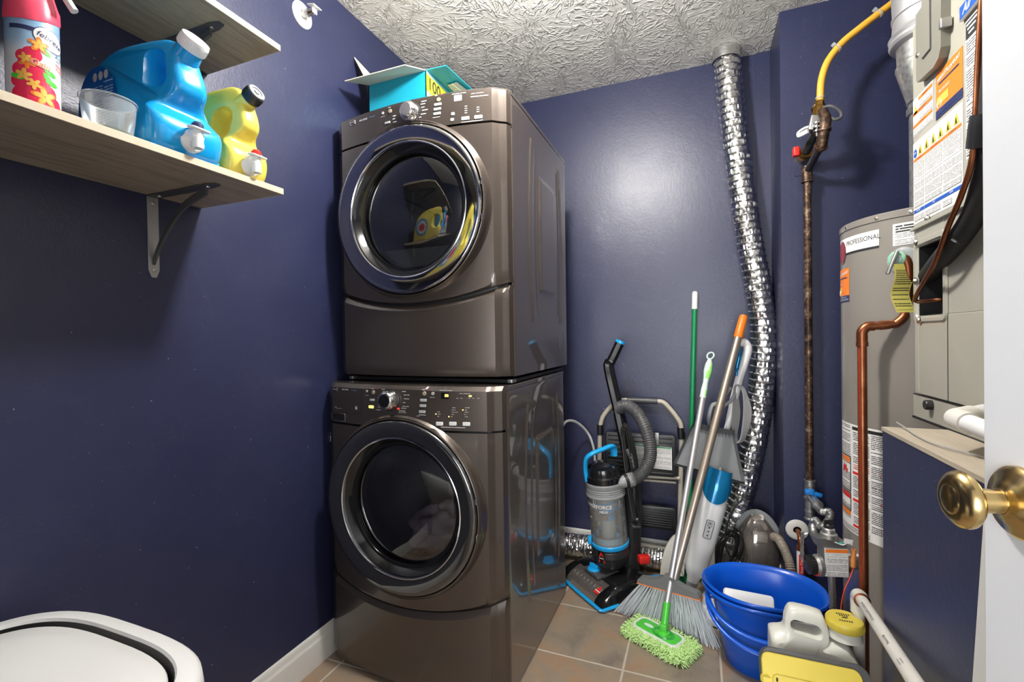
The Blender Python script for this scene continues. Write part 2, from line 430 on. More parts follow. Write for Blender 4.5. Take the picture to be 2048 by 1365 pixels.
m = M().box((-.86, -.2, ZC/2), (.8, .1, ZC)).box((.775, -.2, ZC/2), (.75, .1, ZC)).box((-.03, -.2, 2.24), (.87, .1, ZC-2.04))
at0(struct('wall_front', m, NAVY, smooth=False))
# corner board on the back wall
at0(slab('trim_1', (.262, YB-.006, .13), (XJ, YB, ZC), NAVY))
at0(slab('trim_2', (XJ-.005, YU+.0, 0), (XJ, YB-.006, ZC), NAVY))
bp = [(0, 0), (.013, 0), (.013, .082), (.0115, .088), (.0085, .091), (.0085, .097), (.005, .106), (.0035, .114), (0, .116)]
m = M().prism(bp, (XL, -.15, 0), (1, 0, 0), (0, 0, 1), (0, YB+.15, 0)); struct('baseboard_left', m, MT['white_trim'], ang=60)
m = M().prism(bp, (XL+.013, YB, 0), (0, -1, 0), (0, 0, 1), (XJ-XL-.02, 0, 0)); struct('baseboard_back', m, MT['white_trim'], ang=60)
# chipped baseboard cap behind the ladder
# ---- door
DN = V((-cos(radians(8)), -sin(radians(8)), 0)); DD = V((-sin(radians(8)), cos(radians(8)), 0))
K = V((.234, .572, .983)); DP = K - DN*.046           # point on door face at the knob
DP.z = 0
dE = DP + DD*.0475; dH = dE - DD*.74
m = M(); zz = (.01, 2.03)
corn = [dE, dH, dH-DN*.035, dE-DN*.035]
m.loft([[V((p.x, p.y, z)) for p in corn] for z in zz])
door = at0(struct('door_1', m, MT['door_paint'], smooth=False, bevel=.002))
kn = M(); kn.lathe([(0, .0590), (.008, .0587), (.0125, .0577), (.0142, .0566), (.0162, .0568), (.022, .0545), (.0262, .0502), (.0272, .0465), (.0262, .0430), (.0225, .0396), (.016, .0375), (.0115, .0360), (.0108, .012)], DP+V((0, 0, K.z)), DN, 48)
kn = make('door_knob', kn, MT['brass'], door); kn['label'] = 'round brass knob'
kn = M(); kn.lathe([(.0115, .017), (.012, .0165), (.014, .0155), (.019, .0135), (.022, .0105), (.0295, .0085), (.0335, .0045), (.034, 0)], DP+V((0, 0, K.z)), DN, 48)
make('knob_rose', kn, MT['brass'], door)['label'] = 'brass rose plate behind the knob'
# white leaning filler board between the platform and the door
m = M(); a = P(1944, 1363, x=.36); b = P(1966, 1042, x=.36)
t = (a-b).normalized(); a2 = a+t*.45; dY = V((.01, -.07, 0))
a2 = V((.36, a2.y, max(.005, a2.z)))
m.loft([[b, b+V((.012, 0, 0)), b+V((.012, -.03, 0)), b+V((0, -.03, 0))], [a2, a2+V((.012, 0, 0)), a2+V((.012, -.16, 0)), a2+V((0, -.16, 0))]])
tag(make('filler_board', m, MT['white_trim'], bevel=.001), 'narrow white painted board leaning between the navy platform and the open door', 'board')
# ---- ceiling lamp (just above the frame, seen only in reflections)
t = thing('ceiling_lamp', 'round frosted ceiling lamp above the appliances', 'lamp', (LX, LY, ZC-.06))
make('lamp_base', M().lathe([(.12, 0), (.12, .03), (.11, .035)], (LX, LY, ZC-.035), n=40), MT['white_plastic'], t)
# ---- sprinkler head in the left wall
c = P(604, 30, x=XL)
t = thing('fire_sprinkler', 'white sidewall sprinkler head with round plate on the left wall', 'sprinkler', c)
make('escutcheon', M().lathe([(.043, 0), (.043, .002), (.04, .0045), (.028, .006), (.024, .0035), (.0, .003)], c, (1, 0, 0), 40), MT['bright_white'], t)
m = M(); m.cyl(c+V((.002, 0, 0)), c+V((.026, 0, 0)), .0105, 20).cyl(c+V((.02, 0, 0)), c+V((.03, 0, 0)), .0135, 6)
for s in (-1, 1): m.tube(cr([c+V((.028, s*.011, 0)), c+V((.043, s*.013, 0)), c+V((.055, s*.003, 0))], 4), .0022, 6)
make('sprinkler_body', m, MT['steel'], t)
make('bulb_capsule', M().cyl(c+V((.03, 0, 0)), c+V((.052, 0, 0)), .0028, 10), MT['copper'], t)['label'] = 'thin red glass capsule'
m = M().box(c+V((.056, .0, .012)), (.03, .036, .0025), rot(.25, 'Y')).box(c+V((.056, 0, 0)), (.003, .02, .02))
make('deflector', m, MT['bright_white'], t)
# ================================================================ washer and dryer
XC, HW = -.90, .345
def bow(dx, yf):
    a = abs(dx)
    if a <= .300: return yf-.046-.034*(1-(a/.300)**2)
    for a0, y0, a1, y1 in ((.300, -.046, .317, -.031), (.317, -.031, .338, -.016), (.338, -.016, .346, .006)):
        if a <= a1+1e-6: return yf+y0+(y1-y0)*(a-a0)/(a1-a0)
    return yf+.006
COLS = sorted(set([round(-.345+.69*i/92, 5) for i in range(93)]+[s*q for s in (-1, 1) for q in (.300, .317, .338, .345, .290, .2895, .289, .288, .286, .283)]))
def panel(m, yf, zlo, zhi, rows=5, a=-.345, b=.345, off=0, round_top=0, round_bot=0):
    cols = [x for x in COLS if a-1e-6 <= x <= b+1e-6]
    vs = []; ok = []
    for x in cols:
        l, h = zlo(x), zhi(x)
        for r in range(rows+1):
            k = r/rows; z = l+(h-l)*k; y = bow(x, yf)-off
            dt, db = h-z, z-l
            if round_top and dt < round_top: y += (round_top-sqrt(max(0, round_top**2-(round_top-dt)**2)))
            if round_bot and db < round_bot: y += (round_bot-sqrt(max(0, round_bot**2-(round_bot-db)**2)))
            vs.append(V((XC+x, y, z)))
        ok.append(h-l > 5e-4)
    n = rows+1
    m.add(vs, [(i*n+r, (i+1)*n+r, (i+1)*n+r+1, i*n+r+1) for i in range(len(cols)-1) if ok[i] or ok[i+1] for r in range(rows)])
def lip(m, yf, zf, depth=.02, a=-.345, b=.345):
    cols = [x for x in COLS if a-1e-6 <= x <= b+1e-6]
    m.loft([[V((XC+x, bow(x, yf), zf(x))) for x in cols], [V((XC+x, bow(x, yf)+depth, zf(x))) for x in cols]], False, False, False)
def onm(u, v, yf):
    y = yf-.05
    for _ in range(6):
        p = P(u, v, y=y); y = bow(max(-.34, min(.34, p.x-XC)), yf)
    return p.x-XC, p.z
def appliance(name, label, cat, yf, yb, z0, zt, zs, zseam, zc, washer):
    t = thing(name, label, cat, (XC, (yf+yb)/2, z0))
    RH = .290
    seam = lambda x: zseam+.062*(abs(x)/.345)**2
    top = lambda x: zt
    arc = lambda x: sqrt(max(0, RH*RH-x*x))
    g = .0035
    S_ = lambda off: (lambda x, z: V((XC+x, bow(x, yf)-off, z)))
    # cabinet
    m = M(); yb0 = yf+.012
    m.box((XC, (yb0+yb)/2, zt-.009), (2*HW, yb-yb0, .014)); m.box((XC, yb-.004, (z0+zt)/2), (2*HW-.01, .008, zt-z0-.03)); m.box((XC, (yb0+yb)/2, z0+.018), (2*HW-.02, yb-yb0-.02, .012))
    m.box((XC-HW+.004, (yb0+yb)/2, (z0+zt)/2), (.008, yb-yb0, zt-z0-.012))
    make('cabinet', m, MT['side'], t, bevel=.002)
    # embossed right side
    def side(a, b):
        y = yf+.006+(yb-yf-.006)*a; z = z0+.012+(zt-z0-.024)*b
        X = 0
        def ridge(d, w=.0055, h=.0055): return h*exp(-(d/w)**2)
        def lens(c0, half, zc_, hz):       # a bowed vertical line between two heights
            k = (b-zc_)/hz
            if abs(k) > 1: return 1
            return (a-(c0+half*(k*k)))*(yb-yf)
        if abs(b-.56) < .36: X += ridge(lens(.24, .055, .56, .40))
        if abs(b-.56) < .33: X -= ridge(lens(.33, .045, .56, .40), .007, .0025)
        if abs(b-.56) < .36: X += ridge(lens(.86, -.045, .56, .40))
        if abs(b-.56) < .33: X -= ridge(lens(.79, -.035, .56, .40), .007, .0025)
        dx_ = abs(a-.56)*(yb-yf)-(.09+.012*cos((b-.56)*5)); dz_ = abs(b-.56)*(zt-z0)-.22
        dd = max(dx_, dz_) if (dx_ < 0 or dz_ < 0) else sqrt(dx_*dx_+dz_*dz_)
        X += .007/(1+exp(dd*420))
        dr = sqrt(((a-.84)*(yb-yf))**2+((b-.115)*(zt-z0))**2)
        X += ridge(dr-.045, .0018, .0015)
        e = min(a*(yb-yf), (1-a)*(yb-yf), (1-b)*(zt-z0))
        X -= .006*exp(-e/.004)
        return V((XC+HW+X, y, z))
    make('side_panel', M().grid(side, 150, 170), MT['side'], t, ang=80)['label'] = 'glossy embossed side panel'
    # plinth panel
    m = M(); panel(m, yf, lambda x: z0+.014, lambda x: seam(x)-g, 14, round_top=.012, round_bot=.006)
    make('lower_panel', m, MT['body'], t, ang=28)
    # main front with the round opening
    m = M(); panel(m, yf, lambda x: seam(x)+g, lambda x: min(zs-g, zc-arc(x)), 22, -RH, RH, round_bot=.008)
    panel(m, yf, lambda x: zc+arc(x), lambda x: max(zs-g, zc+arc(x)), 6, -RH, RH)
    for s_ in (-1, 1): panel(m, yf, lambda x: seam(x)+g, lambda x: zs-g, 22, min(s_*RH, s_*.345), max(s_*RH, s_*.345), round_bot=.008)
    lip(m, yf, lambda x: seam(x)+g); lip(m, yf, lambda x: zs-g, .02, -.345, -.2); lip(m, yf, lambda x: zs-g, .02, .2, .345)
    m.loft([[V((XC+RH*cos(2*pi*k/96), bow(RH*cos(2*pi*k/96), yf)+dy, zc+RH*sin(2*pi*k/96))) for k in range(96)] for dy in (0, .035)], False)
    make('front_panel', m, MT['body'], t, ang=28)
    # console
    zb = lambda x: max(zs+g, zc+arc(x) if abs(x) < RH else 0)
    m = M(); panel(m, yf, zb, top, 10, round_top=.016); lip(m, yf, lambda x: zs+g, .02, -.345, -.2); lip(m, yf, lambda x: zs+g, .02, .2, .345)
    cols = COLS
    m.loft([[V((XC+x, bow(x, yf)+.016, zt)) for x in cols], [V((XC+x, yf+.03, zt)) for x in cols]], False, False, False)
    cons = make('console', m, MT['body'], t, ang=28)
    # dark inner frame behind the seams
    fr = [x for x in COLS if abs(x) <= .335]
    for a_, b_ in ((z0+.02, seam(0)+.07), (zs-.012, zs+.012)):
        m = M(); m.loft([[V((XC+x, bow(x, yf)+.022, a_)) for x in fr if abs(x) > .2 or a_ < zc], [V((XC+x, bow(x, yf)+.022, b_ if a_ > zc else min(b_, zc-arc(x)-.002))) for x in fr if abs(x) > .2 or a_ < zc]], False, False, False)
        make('inner_frame', m, MT['black'], t)
    # drum
    m = M().lathe([(.25, 0), (.25, .42)], (XC, yf+.0, zc), (0, 1, 0), 64, False)
    m.lathe([(.25, 0), (.001, .0)], (XC, yf+.42, zc), (0, 1, 0), 64, False)
    m.lathe([(.288, 0), (.192, .004), (.192, .03), (.25, .034)], (XC, yf-.034, zc), (0, 1, 0), 64, False)
    for k in range(3):
        a_ = k*2*pi/3+.5
        m.box((XC+.235*cos(a_), yf+.2, zc+.235*sin(a_)), (.05, .36, .02), rot(-a_+0, 'Y'))
    make('drum', m, MT['drum'], t)
    # raised collar that carries the flat door
    YD = yf-.090
    m = M(); N_ = 120
    for lst in ([(.299, None, .001), (.296, None, -.003), (.292, .5, 0), (.2895, YD+.006, 0), (.287, YD+.0025, 0), (.285, YD+.002, 0), (.2835, YD+.006, 0), (.2835, YD+.05, 0)],):
        rings = []
        for r_, yy, oo in lst:
            ring = []
            for k in range(N_):
                a_ = 2*pi*k/N_; x_ = r_*cos(a_); yb_ = bow(x_, yf)
                y_ = yb_+oo if yy is None else ((yb_+YD)/2-.002 if yy == .5 else yy)
                ring.append(V((XC+x_, y_, zc+r_*sin(a_))))
            rings.append(ring)
        m.loft(rings, False)
    make('door_collar', m, MT['body'], t, ang=50)
    def bend(p): return p
    yd = YD+.014
    dd = M().lathe([(.281, -.04), (.281, .012), (.2785, .0175), (.273, .0200), (.266, .0205), (.229, .0150)], (XC, yd, zc), (0, -1, 0), 120, False).map(bend)
    dr = make('door', dd, MT['dark_ring' if washer else 'ring_metal'], t, ang=50)
    dr['label'] = 'round glossy porthole door'
    dd = M().lathe([(.2295, .008), (.2280, .0155), (.2255, .0165), (.2225, .0145), (.2210, .010), (.2205, .002)], (XC, yd, zc), (0, -1, 0), 120, False).map(bend)
    make('door_trim_ring', dd, MT['chrome'], dr)
    dd = M().lathe([(.2207, .006), (.214, -.002), (.206, -.014), (.1975, -.017), (.1965, -.015), (.1955, -.017), (.194, -.024), (.192, -.04)], (XC, yd, zc), (0, -1, 0), 120, False).map(bend)
    make('door_bezel', dd, MT['black_gloss'], dr)
    dd = M().lathe([(.194, -.024), (.17, -.017), (.12, -.012), (.06, -.0095), (.001, -.009)], (XC, yd, zc), (0, -1, 0), 96, False).map(bend)
    make('door_window', dd, MT['tinted_glass' if washer else 'dark_glass'], dr)
    if not washer:
        m = M(); m.prism([(-.15, -.172), (-.19, -.11), (-.19, -.105), (.19, -.105), (.19, -.11), (.15, -.172)], (XC, yf+.03, zc), (1, 0, 0), (0, 0, 1), (0, .02, 0))
        make('lint_duct', m, MT['grey_plastic'], t)
    # hinge clips on the right of the opening
    for s in (-1, 1): make('hinge', M().box((XC+.2825, YD+.0, zc+s*.055), (.004, .01, .018)), MT['chrome'], dr)
    return t, cons, S_, dr
W_YF, D_YF = 1.338, 1.408
wt, wcon, WS, wdoor = appliance('washing_machine', 'brown-grey front-loading washer on the floor, clothes behind its round door', 'washer', W_YF, 2.01, .004, .992, .853, .268, .600, True)
dt_, dcon, DS, ddoor = appliance('tumble_dryer', 'brown-grey front-loading dryer stacked on top of the washer', 'dryer', D_YF, 2.08, 1.004, 1.949, 1.832, 1.258, 1.575, False)
mat('icon_metal', hexc('cfc6a4'), .3, .6)
def add_console(par, S_, yf, items):
    buckets = {}
    for it in items:
        kind, u, v = it[:3]; x, z = onm(u, v, yf)
        nm, mt = {'b': ('button', 'button_grey'), 'w': ('button', 'button_white'), 'y': ('button', 'led_yellow'), 'r': ('button', 'button_grey'), 'g': ('button', 'icon_metal')}.get(kind, (None, None))
        if nm:
            m = M(); wv, hv = it[3:5]
            poly = rr(wv, hv, min(wv, hv)*(.5 if kind in 'rg' else .2)-1e-5, 3)
            m.loft([[S_(o_)(x+a*s_, z+b*s_) for a, b in poly] for o_, s_ in ((.0, 1), (.0018, 1), (.0026, .88))])
            make(nm, m, MT[mt], par)
        elif kind == 'rect':
            wv, hv, mt = it[3:6]; q = rr(wv, hv, .0012, 2)
            buckets.setdefault(mt, M()).add([S_(.0007)(x+a, z+b) for a, b in q], [tuple(range(len(q)))])
        elif kind == 't':
            s, size, mt = it[3:6]; buckets.setdefault(mt, M()).text(s, size, lambda a, b: S_(.0013)(x+a, z+b), at=(0, 0), bold=.01)
    for mt, m in buckets.items():
        led = mt.startswith('led'); make('indicator_light' if led else ('display' if mt == 'black_gloss' else 'lettering'), m, MT[mt], par, smooth=False)
def knob(par, S_, yf, u, v, r=.033):
    x, z = onm(u, v, yf); c = S_(0)(x, z); m = M()
    m.lathe([(r+.004, 0), (r+.004, .004), (r+.001, .006)], c, (0, -1, 0), 40)
    k = make('dial', m, MT['black_plastic'], par)
    m = M().lathe([(r, .004), (r*.97, .012), (r*.86, .024), (r*.72, .031), (r*.66, .032)], c, (0, -1, 0), 48)
    for i in range(36):
        a = i*2*pi/36; m.box(c+V((r*.9*cos(a), -.018, r*.9*sin(a))), (.0012, .010, .0012))
    make('dial_grip', m, MT['chrome'], k)
    make('dial_cap', M().lathe([(r*.64, .0322), (r*.6, .0335), (.001, .034)], c, (0, -1, 0), 40), MT['black_gloss'] if par is wcon else MT['steel'], k)
B = (.0195, .0072)
wi = [('r', 734, 783, .008, .008), ('g', 747, 785, .012, .013), ('b', 744.5, 800.3, .020, .007), ('y', 742.6, 814.2, .020, .009),
      ('g', 849, 787.5, .013, .013), ('r', 866, 787.7, .0105, .0105), ('b', 847, 801, .0225, .0085), ('b', 846, 812, .0225, .0085), ('b', 844.7, 824, .0225, .0085),
      ('w', 879.4, 848, .0235, .0115), ('w', 906, 848, .0235, .0115), ('w', 933, 848.6, .0235, .0115),
      ('rect', 890, 792, .026, .019, 'black_gloss'), ('t', 893.5, 792, '88', .013, 'led_amber'),
      ('rect', 935, 792.6, .052, .0022, 'ink'), ('rect', 940.6, 792.6, .010, .0045, 'led_yellow'),
      ('rect', 906, 855.5, .080, .0009, 'white_print'), ('rect', 845, 830.5, .024, .0009, 'white_print'),
      ('rect', 872, 828.5, .0035, .0035, 'led_amber'), ('rect', 898, 833.8, .0038, .0038, 'led_amber'), ('rect', 926, 820.5, .0038, .0038, 'led_amber'),
      ('rect', 797, 818, .009, .005, 'led_red'), ('rect', 758.5, 801.3, .013, .0042, 'blue_print'),
      ('t', 691, 779.6, '8000 SERIES', .0066, 'white_print'), ('t', 708, 781.2, 'with steam', .0056, 'blue_print'), ('t', 672, 814.5, 'HE', .0056, 'white_print'), ('t', 678, 817, 'energy saving technology', .0030, 'white_print'),
      ('rect', 712.7, 816.5, .009, .011, 'grey_print'), ('t', 712.7, 816.5, '*', .008, 'ink'),
      ('t', 746, 777.6, 'power', .0046, 'white_print'), ('t', 753.5, 777.8, 'cancel', .0046, 'red_print'), ('t', 734, 791, 'control lock', .0032, 'white_print'),
      ('t', 767, 779, 'normal', .0042, 'white_print'), ('t', 764, 787, 'heavy', .0042, 'white_print'), ('t', 763.5, 790, 'duty', .0042, 'white_print'), ('t', 758.5, 795.5, 'whites', .0042, 'white_print'), ('t', 760, 806, 'soak', .0042, 'white_print'), ('t', 759.5, 812, 'drain', .0042, 'white_print'), ('t', 758.5, 815, '& spin', .0042, 'white_print'), ('t', 757.5, 820, 'rinse & spin', .0040, 'white_print'),
      ('t', 808.5, 783.3, 'delicate', .0048, 'white_print'), ('t', 813.5, 790.3, 'quick wash', .0048, 'white_print'), ('t', 813.5, 798, 'handwash', .0048, 'white_print'), ('t', 808.8, 805.5, 'wool', .0048, 'white_print'), ('t', 812, 813.2, 'clean washer', .0048, 'white_print'), ('t', 808, 817, 'with affresh', .0042, 'white_print'), ('t', 804.5, 822.3, 'door locked', .0048, 'white_print'), ('t', 805, 825.7, 'press power to unlock', .003, 'white_print'),
      ('t', 847, 779.5, 'start', .0048, 'white_print'), ('t', 856.5, 779.7, 'pause', .0048, 'red_print'), ('t', 865, 795, 'delay start', .0036, 'white_print'), ('t', 891.5, 781.3, 'estimated time remaining', .0040, 'white_print'), ('t', 930, 787.6, 'sensing   estimated time', .0036, 'white_print'),
      ('t', 915, 797, 'delay', .0032, 'white_print'), ('t', 923, 797, 'wash', .0032, 'white_print'), ('t', 939, 797, 'rinse', .0032, 'white_print'), ('t', 947, 797, 'spin', .0032, 'white_print'), ('t', 957, 797.3, 'done', .0032, 'white_print'),
      ('t', 878, 824, 'heavy', .0035, 'white_print'), ('t', 878.5, 828.5, 'normal', .0035, 'white_print'), ('t', 877, 833, 'light', .0035, 'white_print'),
      ('t', 908, 815.8, 'sanitize', .0035, 'white_print'), ('t', 907.5, 820.3, 'extra hot', .0035, 'white_print'), ('t', 910, 824.8, 'warm / warm', .0035, 'white_print'), ('t', 906, 829.2, 'warm', .0035, 'white_print'), ('t', 903.5, 833.8, 'cold', .0035, 'white_print'),
      ('t', 935, 815.8, 'extra high', .0035, 'white_print'), ('t', 932, 820.5, 'high', .0035, 'white_print'), ('t', 933.5, 825, 'medium', .0035, 'white_print'), ('t', 930.5, 829.4, 'low', .0035, 'white_print'), ('t', 933, 834, 'no spin', .0035, 'white_print'),
      ('t', 879.4, 848, 'soil level', .0034, 'ink'), ('t', 906, 848, 'wash temp', .0034, 'ink'), ('t', 933, 848.6, 'spin speed', .0034, 'ink'), ('t', 872.5, 857, 'modifiers', .0036, 'white_print'), ('t', 836.5, 832.3, 'options', .0036, 'white_print')]
for u_, vs_ in ((871.5, (824, 833)), (898.5, (815.6, 820.2, 824.7, 829.3)), (925.5, (815.8, 825, 829.5, 834))):
    wi += [('rect', u_, v_, .0026, .0026, 'ink') for v_ in vs_]
add_console(wcon, WS, W_YF, wi); knob(wcon, WS, W_YF, 780, 800)
di = [('r', 766, 226.7, .010, .010), ('g', 780.5, 222.5, .014, .014), ('b', 775, 245.7, .023, .007), ('g', 877.5, 199.4, .014, .014),
      ('b', 875.8, 209, .026, .0088), ('b', 874.8, 218.3, .026, .0088), ('b', 874.4, 227.5, .026, .0088), ('w', 906, 228, .011, .009), ('w', 904.6, 239.6, .011, .009), ('w', 931, 237, .026, .011), ('w', 957, 234.3, .026, .011),
      ('rect', 916, 196, .026, .019, 'grey_print'), ('rect', 959, 192, .058, .0026, 'grey_print'), ('rect', 944, 242.5, .07, .0009, 'white_print'), ('rect', 873, 234.5, .026, .0009, 'white_print'),
      ('t', 727, 240, '8000 SERIES', .0078, 'white_print'), ('t', 744.5, 233.5, 'with steam', .0062, 'blue_print'),
      ('t', 779.5, 215, 'power', .0046, 'white_print'), ('t', 766, 233.5, 'control lock', .0038, 'white_print'),
      ('t', 873, 191.5, 'start', .0050, 'white_print'), ('t', 884.5, 189.5, 'pause', .0050, 'red_print'), ('t', 918, 187, 'estimated time remaining', .0046, 'white_print'), ('t', 955, 186.5, 'sensing   estimated time', .0042, 'white_print'),
      ('rect', 848, 202.5, 0.020, .0026, 'white_print'), ('rect', 846, 208, 0.018, .0026, 'white_print'), ('rect', 846, 214.5, 0.013, .0026, 'white_print'), ('rect', 850, 220, 0.022, .0026, 'white_print'), ('rect', 847, 228, 0.020, .0026, 'white_print'), ('rect', 838, 235, 0.018, .0026, 'white_print'),
      ('rect', 789, 232, 0.013, .0026, 'white_print'), ('rect', 788, 238, 0.011, .0026, 'white_print'), ('rect', 790, 244, 0.015, .0026, 'white_print')]
for i_ in range(4):
    di += [('rect', 925, 213+i_*4.4, .0026, .0026, 'ink'), ('rect', 932, 212.6+i_*4.4, .009, .002, 'white_print')]
    if i_ < 3: di += [('rect', 949.6, 215+i_*4.4, .0026, .0026, 'ink'), ('rect', 956, 214.6+i_*4.4, .009, .002, 'white_print')]
add_console(dcon, DS, D_YF, di); knob(dcon, DS, D_YF, 822, 226)
# name shields
for cons, S_, yf, u, v in ((wcon, WS, W_YF, 671, 779.5), (dcon, DS, D_YF, 705, 246.5)):
    x, z = onm(u, v, yf); q = [(-.0105, .008), (.0105, .008), (.0105, -.004), (0, -.0085), (-.0105, -.004)]
    m = M(); m.loft([[S_(o_)(x+a*k_, z+b*k_) for a, b in q] for o_, k_ in ((0, 1.1), (.002, 1.1), (.0024, .95))])
    b_ = make('name_badge', m, MT['chrome'], cons, smooth=False)
    m = M(); m.loft([[S_(.0026)(x+a*k_, z+b*k_) for a, b in q] for k_ in (.86, .0)], False); m.k = 1; m.text('MAYTAG', .0048, lambda a, b: S_(.0032)(x+a, z+b+.001), bold=.02)
    make('badge_lettering', m, [MT['black_gloss'], MT['white_print']], b_, smooth=False)
# detergent drawer of the washer
m = M(); x0, z1 = onm(722.5, 772, W_YF)
for a, b, c_, d_ in ((-.33, x0, .8545+.0385, .0), ):
    pass
zs_ = .893
poly = [(-.325, zs_), (x0, zs_), (x0, .972), (x0-.003, .976)]
m.loft([[WS(.0004)(x0+d, z) for z in [zs_+i*(.975-zs_)/8 for i in range(9)]] for d in (-.0007, .0007)], False, False, False)
m.loft([[WS(.0004)(-.325+i*(x0+.325)/24, z) for i in range(25)] for z in (zs_-.0007, zs_+.0007)], False, False, False)
make('drawer_seam', m, MT['black'], wcon, smooth=False)
m = M(); hx = [-.31+i*.074/12 for i in range(13)]
m.loft([[WS(.0006)(x, .886) for x in hx], [WS(.0006)(x, .864) for x in hx]], False, False, False)
m2 = M().tube([WS(.001)(x, z) for x, z in rr(.08, .026, .004, 3, -.273, .874)], .0018, 6, closed=True)
h_ = make('drawer_pull', m, MT['black'], wcon, smooth=False); make('pull_rim', m2, MT['side'], h_)
m = M(); x, z = onm(655.5, 877, W_YF)
m.k = 0; m.quad([WS(.0005)(x-.009, z-.016), WS(.0005)(x+.009, z-.016), WS(.0005)(x+.009, z+.016), WS(.0005)(x-.009, z+.016)])
m.k = 1; m.add([WS(.0009)(x+.004*cos(i*pi/6), z+.010+.004*sin(i*pi/6)) for i in range(12)], [tuple(range(12))]); m.k = 2
m.quad([WS(.0009)(x-.007, z-.014), WS(.0009)(x+.007, z-.014), WS(.0009)(x+.007, z+.004), WS(.0009)(x-.007, z+.004)])
make('warning_sticker', m, [MT['paper'], MT['ink'], MT['fine_print_small']], wt, smooth=False)
# white stain on dryer name corner; feet and stacking brackets
for sx_ in (-1, 1):
    for yy in (W_YF+.05, 1.95): make('foot', M().cyl((XC+sx_*.3, yy, 0), (XC+sx_*.3, yy, .024), .02, 16), MT['black'], wt)
m = M().box((XC, 1.74, .998), (.66, .62, .011)); make('stacking_tray', m, MT['black'], dt_)
for sx_ in (-1, 1): make('stacking_clip', M().rbox((XC+sx_*.325, D_YF+.03, .999), (.02, .04, .012), .004, .001), MT['steel'], dt_)
# laundry inside the washer
def blob(c, r, seed, sq=(1, 1, 1), nu=40, nv=24, amp=.35, fr=5):
    rnd = random.Random(seed); ph = [(rnd.uniform(1, fr), rnd.uniform(1, fr), rnd.uniform(0, 6), rnd.uniform(0, 6)) for _ in range(9)]
    def fn(a, b):
        th, p = a*2*pi, (b-.5)*pi*.998
        k = 1+amp*sum(sin(q[0]*th*1.0 if False else round(q[0])*th+q[2])*cos(q[1]*p*2+q[3]) for q in ph)/4
        return V(c)+V((cos(th)*cos(p)*sq[0], sin(th)*cos(p)*sq[1], sin(p)*sq[2]))*r*k
    return M().grid(fn, nu, nv)
tag(make('laundry', blob((XC+.03, W_YF+.11, .455), .095, 3, (1.2, .8, .9), 64, 40, .32, 4), MT['cloth_mauve'], ang=180), 'mauve laundry heaped behind the washer door glass', 'laundry')
tag(make('laundry', blob((XC+.07, W_YF+.28, .60), .085, 5, (1.1, .6, 1.0), 64, 40, .35, 5), MT['cloth_white'], ang=180), 'pale sheer laundry above the mauve laundry behind the washer glass', 'laundry')
# ================================================================ shelves
Z1, Z2 = 1.509, 1.888
def shelf(z, yend, xf, label):
    m = M(); m.k = 0; m.box(((XL+xf)/2, (yend-.35)/2, z+.0072), (xf-XL-.003, yend+.35, .0144)); m.k = 1
    m.box((xf-.001, (yend-.35)/2, z+.0072), (.0035, yend+.351, .0148)).box(((XL+xf)/2, yend, z+.0072), (xf-XL-.002, .0018, .0148))
    o = make('wall_shelf', m, [MT['oak'], MT['shelf_edge']], bevel=.0004)
    d = o.location.copy(); o.data.transform(Matrix.Translation(d)); o.location = (0, 0, 0); WL[o.name] = V((0, 0, 0))
    return tag(o, label, 'shelf', 'wood-look wall shelves')
shelf(Z1, .876, -.958, 'lower grey oak laminate wall shelf carrying the detergent jugs')
shelf(Z2, .902, -.988, 'upper grey oak laminate wall shelf above the detergent jugs')
def bracket(y, z, label, L=.222, up=False):
    t = thing('shelf_bracket', label, 'bracket', (XL, y, z), 'flat steel shelf brackets')
    w_ = .026
    m = M(); q = [(-w_/2, 0), (w_/2, 0), (w_/2, -.185), (w_/2*.45, -.203), (-w_/2*.45, -.203), (-w_/2, -.185)]
    m.prism(q, (XL+.0005, y, z), (0, 1, 0), (0, 0, 1), (.003, 0, 0)); make('wall_leg', m, MT['steel'], t)
    q = [(0, -w_/2), (0, w_/2), (L*.94, w_/2), (L+.012, w_*.25), (L+.012, -w_*.25), (L*.94, -w_/2)]
    m = M().prism(q, (XL+.003, y, z-.0008), (1, 0, 0), (0, 1, 0), (0, 0, -.003)); make('shelf_leg', m, MT['dark_grey_plastic'], t)
    pts = cr([V((XL+.004, y, z-.155)), V((XL+.03, y, z-.115)), V((XL+.075, y, z-.065)), V((XL+.125, y, z-.028)), V((XL+.20, y, z-.004))], 6)
    m = M(); m.loft([[p+V((0, s*.002, 0))+V((0, 0, k)) for s, k in ((-1.6, 0), (1.6, 0), (1.6, -.017), (-1.6, -.017))] for p in pts])
    make('curved_brace', m, MT['dark_grey_plastic'], t)
    for dz in (-.018, -.185): make('screw', M().lathe([(.005, 0), (.0045, .002), (.0, .003)], (XL+.0035, y, z+dz), (1, 0, 0), 12), MT['screw'], t)
    for dx in (.025, L*.9): make('screw', M().lathe([(.005, 0), (.0045, .002), (.0, .003)], (XL+.003+dx, y, z-.0038), (0, 0, -1), 12), MT['screw'], t)
bracket(.752, Z1, 'steel bracket with curved brace under the lower shelf, below the detergent jugs')
yb_ = P(425, 60, z=Z2).y
bracket(yb_-.01, Z2, 'steel bracket under the upper shelf, its tip behind the blue jug cap')
ZS = Z1+.0148
